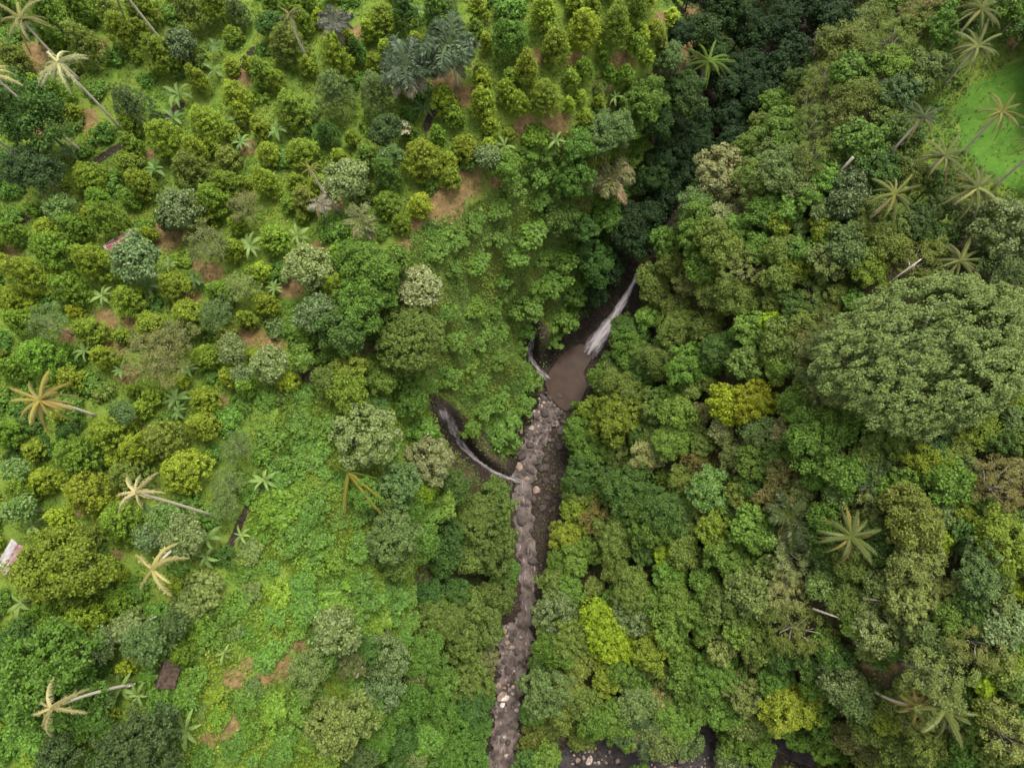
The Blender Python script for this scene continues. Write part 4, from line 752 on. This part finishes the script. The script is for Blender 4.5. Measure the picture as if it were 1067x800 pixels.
def box(x0, x1, y0, y1, z0, z1):
    V = np.array([(x, y, z) for z in (z0, z1) for y in (y0, y1) for x in (x0, x1)]); return V, [(0, 2, 3, 1), (4, 5, 7, 6), (0, 1, 5, 4), (2, 6, 7, 3), (0, 4, 6, 2), (1, 3, 7, 5)]
def slab(a, b_, c, d, th=.07):
    q = np.array([a, b_, c, d], float); n_ = unit(np.cross(q[1] - q[0], q[3] - q[0])) * th; V = np.concatenate([q, q + n_]); return V, [(3, 2, 1, 0), (4, 5, 6, 7), (0, 1, 5, 4), (1, 2, 6, 5), (2, 3, 7, 6), (3, 0, 4, 7)]
def hut(px, py, L, Wd, hw, rise, rz, label, m1, m2, name='hut'):
    x, y, z, t = hit(px, py, hw + rise * .5); o = empty(name, (x, y, z), name, rz, 1, (px, py), '', None, label); l, w_ = L / 2, Wd / 2
    part('wall', poly_mesh('hut_wall', *join([box(-l, l, -w_, w_, -.8, hw), (np.array([(-l, -w_, hw), (-l, w_, hw), (-l, 0, hw + rise), (l, -w_, hw), (l, w_, hw), (l, 0, hw + rise)]), [(0, 2, 1), (3, 4, 5)])]), M_WALL), o)
    e = .45; k = rise / w_
    part('roof_sheet', poly_mesh('roof_sheet', *slab((-l - e, -w_ - e, hw - e * k + .05), (l + e, -w_ - e, hw - e * k + .05), (l + e, 0, hw + rise + .05), (-l - e, 0, hw + rise + .05)), m1), o)
    part('roof_sheet', poly_mesh('roof_sheet', *slab((-l - e, .003, hw + rise + .05), (l + e, .003, hw + rise + .05), (l + e, w_ + e, hw - e * k + .05), (-l - e, w_ + e, hw - e * k + .05)), m2), o)
    part('ridge_cap', poly_mesh('ridge_cap', *box(-l - e, l + e, -.12, .12, hw + rise + .10, hw + rise + .17), m1), o)
    part('door', poly_mesh('door', *box(-.45, .45, -w_ - .05, -w_ - .002, 0, min(1.9, hw - .1)), M_DARKR), o); return o
hut(127, 252, 3.8, 2.8, 2.1, .9, .35, 'small hut with a faded red roof half hidden behind a pale tree', M_RED, M_RED)
x, y, z, t = hit(118, 259, 2.0); o = empty('lean_to', (x, y, z), 'lean-to', .5, 1, (118, 259), '', None, 'white sheet lean-to roof at the end of the red-roofed hut')
part('roof_sheet', poly_mesh('roof_sheet', *slab((-1, -1.2, 1.9), (1, -1.2, 1.9), (1, 1.2, 2.3), (-1, 1.2, 2.3)), M_WHITE), o)
for sx in (-.9, .9):
    for sy in (-1.05, 1.05): part('post', poly_mesh('post', *tube([(sx, sy, -.5), (sx, sy, 1.92 if sy < 0 else 2.24)], [.06, .05], 6), M_BARK), o)
hut(12, 582, 3.6, 3.0, 2.1, .8, 1.0, 'hut with a patched pink and pale sheet roof at the left edge', M_PINK, M_WHITE)
hut(171, 702, 2.9, 2.1, 1.0, 1.3, 1.2, 'dark brown steep-roofed shack standing alone in the green slope', M_DARKR, M_DARKR, 'shack')

# ------------------------------------------------------------------ fallen logs, bare trunks, the cream shrub
def log(p0, p1, r, h0, h1, label, m_=M_PALE, branches=2):
    a = hit(*p0, h0); b_ = hit(*p1, h1); A = np.array([a[0], a[1], a[2] + h0]); B = np.array([b_[0], b_[1], b_[2] + h1]); c = (A + B) / 2
    ps = [tube([A - c, (A + B) / 2 - c + [0, 0, .15], B - c], [r, r * .85, r * .55], 7)]; rng = np.random.default_rng(abs(int(p0[0])))
    for i in range(branches): s = (B - c) * rng.uniform(.1, .8); ps.append(tube([s, s + rng.normal(size=3) * np.array([.9, .9, .5])], [r * .4, r * .12], 5))
    o = bpy.data.objects.new('fallen_log', poly_mesh('fallen_log', *join(ps), m_, True)); COL.objects.link(o); o.location = c; o['category'] = 'log'; o['label'] = label; THINGS.append((o, ((p0[0] + p1[0]) / 2, (p0[1] + p1[1]) / 2), '', label))
log((847, 634), (876, 644), .19, 6.5, 6.5, 'long pale branching log lying on the forest canopy'); log((899, 623), (921, 626), .20, 6, 6, 'short straight pale log above the branching log', branches=0); log((903, 692), (920, 694), .16, .4, .4, 'thin pale log lying in the grass clearing', branches=1)
log((62, 139), (72, 145), .13, .4, .5, 'short thin pale pole lying in the grass', branches=0); log((889, 164), (863, 193), .24, 7.5, 1, 'leaning bare grey trunk without a crown', branches=1); log((113, 724), (141, 712), .17, 1.2, 1.4, 'straight pale pole lying across banana leaves', branches=0)
log((150, 649), (163, 642), .14, 3, 3, 'short curved branch near the brown shack', branches=1); log((167, 663), (178, 659), .13, 2, 2, 'thin pale pole just above the brown shack', branches=0); log((201, 557), (217, 558), .14, .8, .8, 'short pale pole right of the pale green shrubs', branches=0); log((362, 739), (373, 725), .22, 5.5, 6, 'pale forked branch sticking out of the lower slope trees', branches=2)
log((371, 706), (378, 694), .2, 5.5, 6.5, 'pale crooked branch among grey-green trees', branches=3); log((131, 763), (144, 758), .13, 2, 2, 'thin pale stick beside a small yellow banana plant', branches=0); log((930, 292), (960, 270), .15, 9.0, 10.0, 'pale forked bare branches showing through an olive tree', branches=6)
log((535, 690), (541, 684), .2, .5, .5, 'pale driftwood stacked beside the river', branches=3)
CS = crown_mesh('bloom_crown', 77, .95, .8, 16, .34, 40, .13, M_LEAF, 'round', -.2, .12, tipf=.2)
x, y, z, t = hit(419, 134, 3.2); o = empty('flowering_tree', (x, y, z), 'tree', 0, 1.2, (419, 134), '', None, 'small cream-white flowering treetop among the clove trees')
part('trunk', trunk_mesh('flower_trunk', 8, 2.7, .6, .6, M_PALE, .09), o); part('crown', CS, o, (.50, .48, .30), (0, 0, 2.7))

# ------------------------------------------------------------------ labels: look, and where the thing stands by the nearest landmark
LM = [('the enormous domed tree', 947, 371), ('the brown pool', 592, 388), ('the white waterfall', 645, 320), ('the bright yellow tree', 772, 420), ('the lime green treetop', 636, 660), ('the rice field', 1035, 128), ('the red-roofed hut', 127, 254), ('the pink-roofed hut', 13, 581), ('the brown shack', 171, 702),
      ('the twin dark sugar palms', 443, 58), ('the side stream', 500, 475), ('the large white boulder', 526, 726), ('the river bend', 540, 660), ('the foot of the river', 525, 798), ('the big speckled tree', 380, 452), ('the pale speckled tree', 452, 480), ('the silvery round tree', 437, 299), ('the olive domed tree', 427, 355),
      ('the cream-white treetop', 419, 134), ('the yellow palm', 46, 415), ('the long-trunked straw palm', 142, 513), ('the curly straw palm', 159, 593), ('the lowest straw palm', 54, 737), ('the top left corner', 0, 0), ('the top right corner', 1067, 0), ('the bottom left corner', 0, 800), ('the bottom right corner', 1067, 800),
      ('the branching log', 862, 639), ('the red soil bank', 713, 50), ('the tan clearing', 464, 210), ('the brown feathery tree', 160, 370), ('the yellow-fronded tree fern', 372, 505), ('the cream-leaved tree', 822, 592), ('the right-edge lime tree', 1048, 567), ('the olive forest palm', 885, 556), ('the large drooping palm', 990, 742),
      ('the grassy mound', 585, 770), ('the dark upper gorge', 790, 85), ('the red soil path', 295, 690), ('the tan soil patch', 240, 735), ('the dark lower pool', 740, 785), ('the whole-trunk palm', 90, 100), ('the tall twin clove trees', 620, 30), ('the palm on the gorge edge', 738, 64), ('the stiff yellow palm', 929, 200), ('the pale speckled gorge-side tree', 757, 175),
      ('the bright yellow clove tree', 187, 487), ('the brown grainy tree', 1045, 505), ('the big olive-yellow tree', 50, 585), ('the dry brown sugar palm', 638, 183), ('the orange soil spot', 221, 284), ('the small cascade', 556, 365), ('the top edge middle', 533, 0), ('the vine slope', 330, 590), ('the drooping-plume palm', 376, 232), ('the big grey feathery cone', 350, 97)]
LA = np.array([[a[1], a[2]] for a in LM], float)
DIR = ['right of', 'upper-right of', 'above', 'upper-left of', 'left of', 'lower-left of', 'below', 'lower-right of']
ORD = ['nearest', 'second', 'third', 'fourth', 'fifth', 'sixth', 'seventh', 'eighth', 'ninth', 'tenth', 'eleventh', 'twelfth', 'thirteenth', 'fourteenth', 'fifteenth', 'sixteenth', 'seventeenth', 'eighteenth', 'nineteenth', 'twentieth', 'twenty-first', 'twenty-second', 'twenty-third', 'twenty-fourth', 'twenty-fifth', 'twenty-sixth', 'twenty-seventh', 'twenty-eighth', 'twenty-ninth', 'thirtieth', 'thirty-first', 'thirty-second']
cells = {}
for o, px, look, label in THINGS:
    if label: o['label'] = label; continue
    if o['category'] == 'palm' or o['category'] == 'tree fern': o['label'] = look; continue
    d = np.hypot(LA[:, 0] - px[0], LA[:, 1] - px[1]); order = np.argsort(d); j = order[0] if d[order[0]] > 9 else order[1]
    a = math.atan2(-(px[1] - LA[j, 1]), px[0] - LA[j, 0]); s_ = int(round(a / (math.pi / 4))) % 8
    cells.setdefault((look, int(j), s_), []).append((d[j], o))
for (look, j, s_), v in cells.items():
    v.sort(key=lambda q: q[0])
    for i, (dd, o) in enumerate(v):
        near_ = ' close' if dd < 22 and len(v) == 1 else ''
        o['label'] = f'{look},{near_} {DIR[s_]} {LM[j][0]}' if len(v) == 1 else f'{look}, {ORD[min(i, 31)]} {DIR[s_]} {LM[j][0]}'
    for dd, o in v:
        if len(re.findall(r"[A-Za-z0-9][A-Za-z0-9'-]*", o['label'])) > 16: o['label'] = o['label'].replace(' with star of long leaves', '').replace('the tall twin clove trees', 'the twin clove trees')
from collections import Counter
print(Counter(o['category'] for o, *_ in THINGS), len(S.objects))
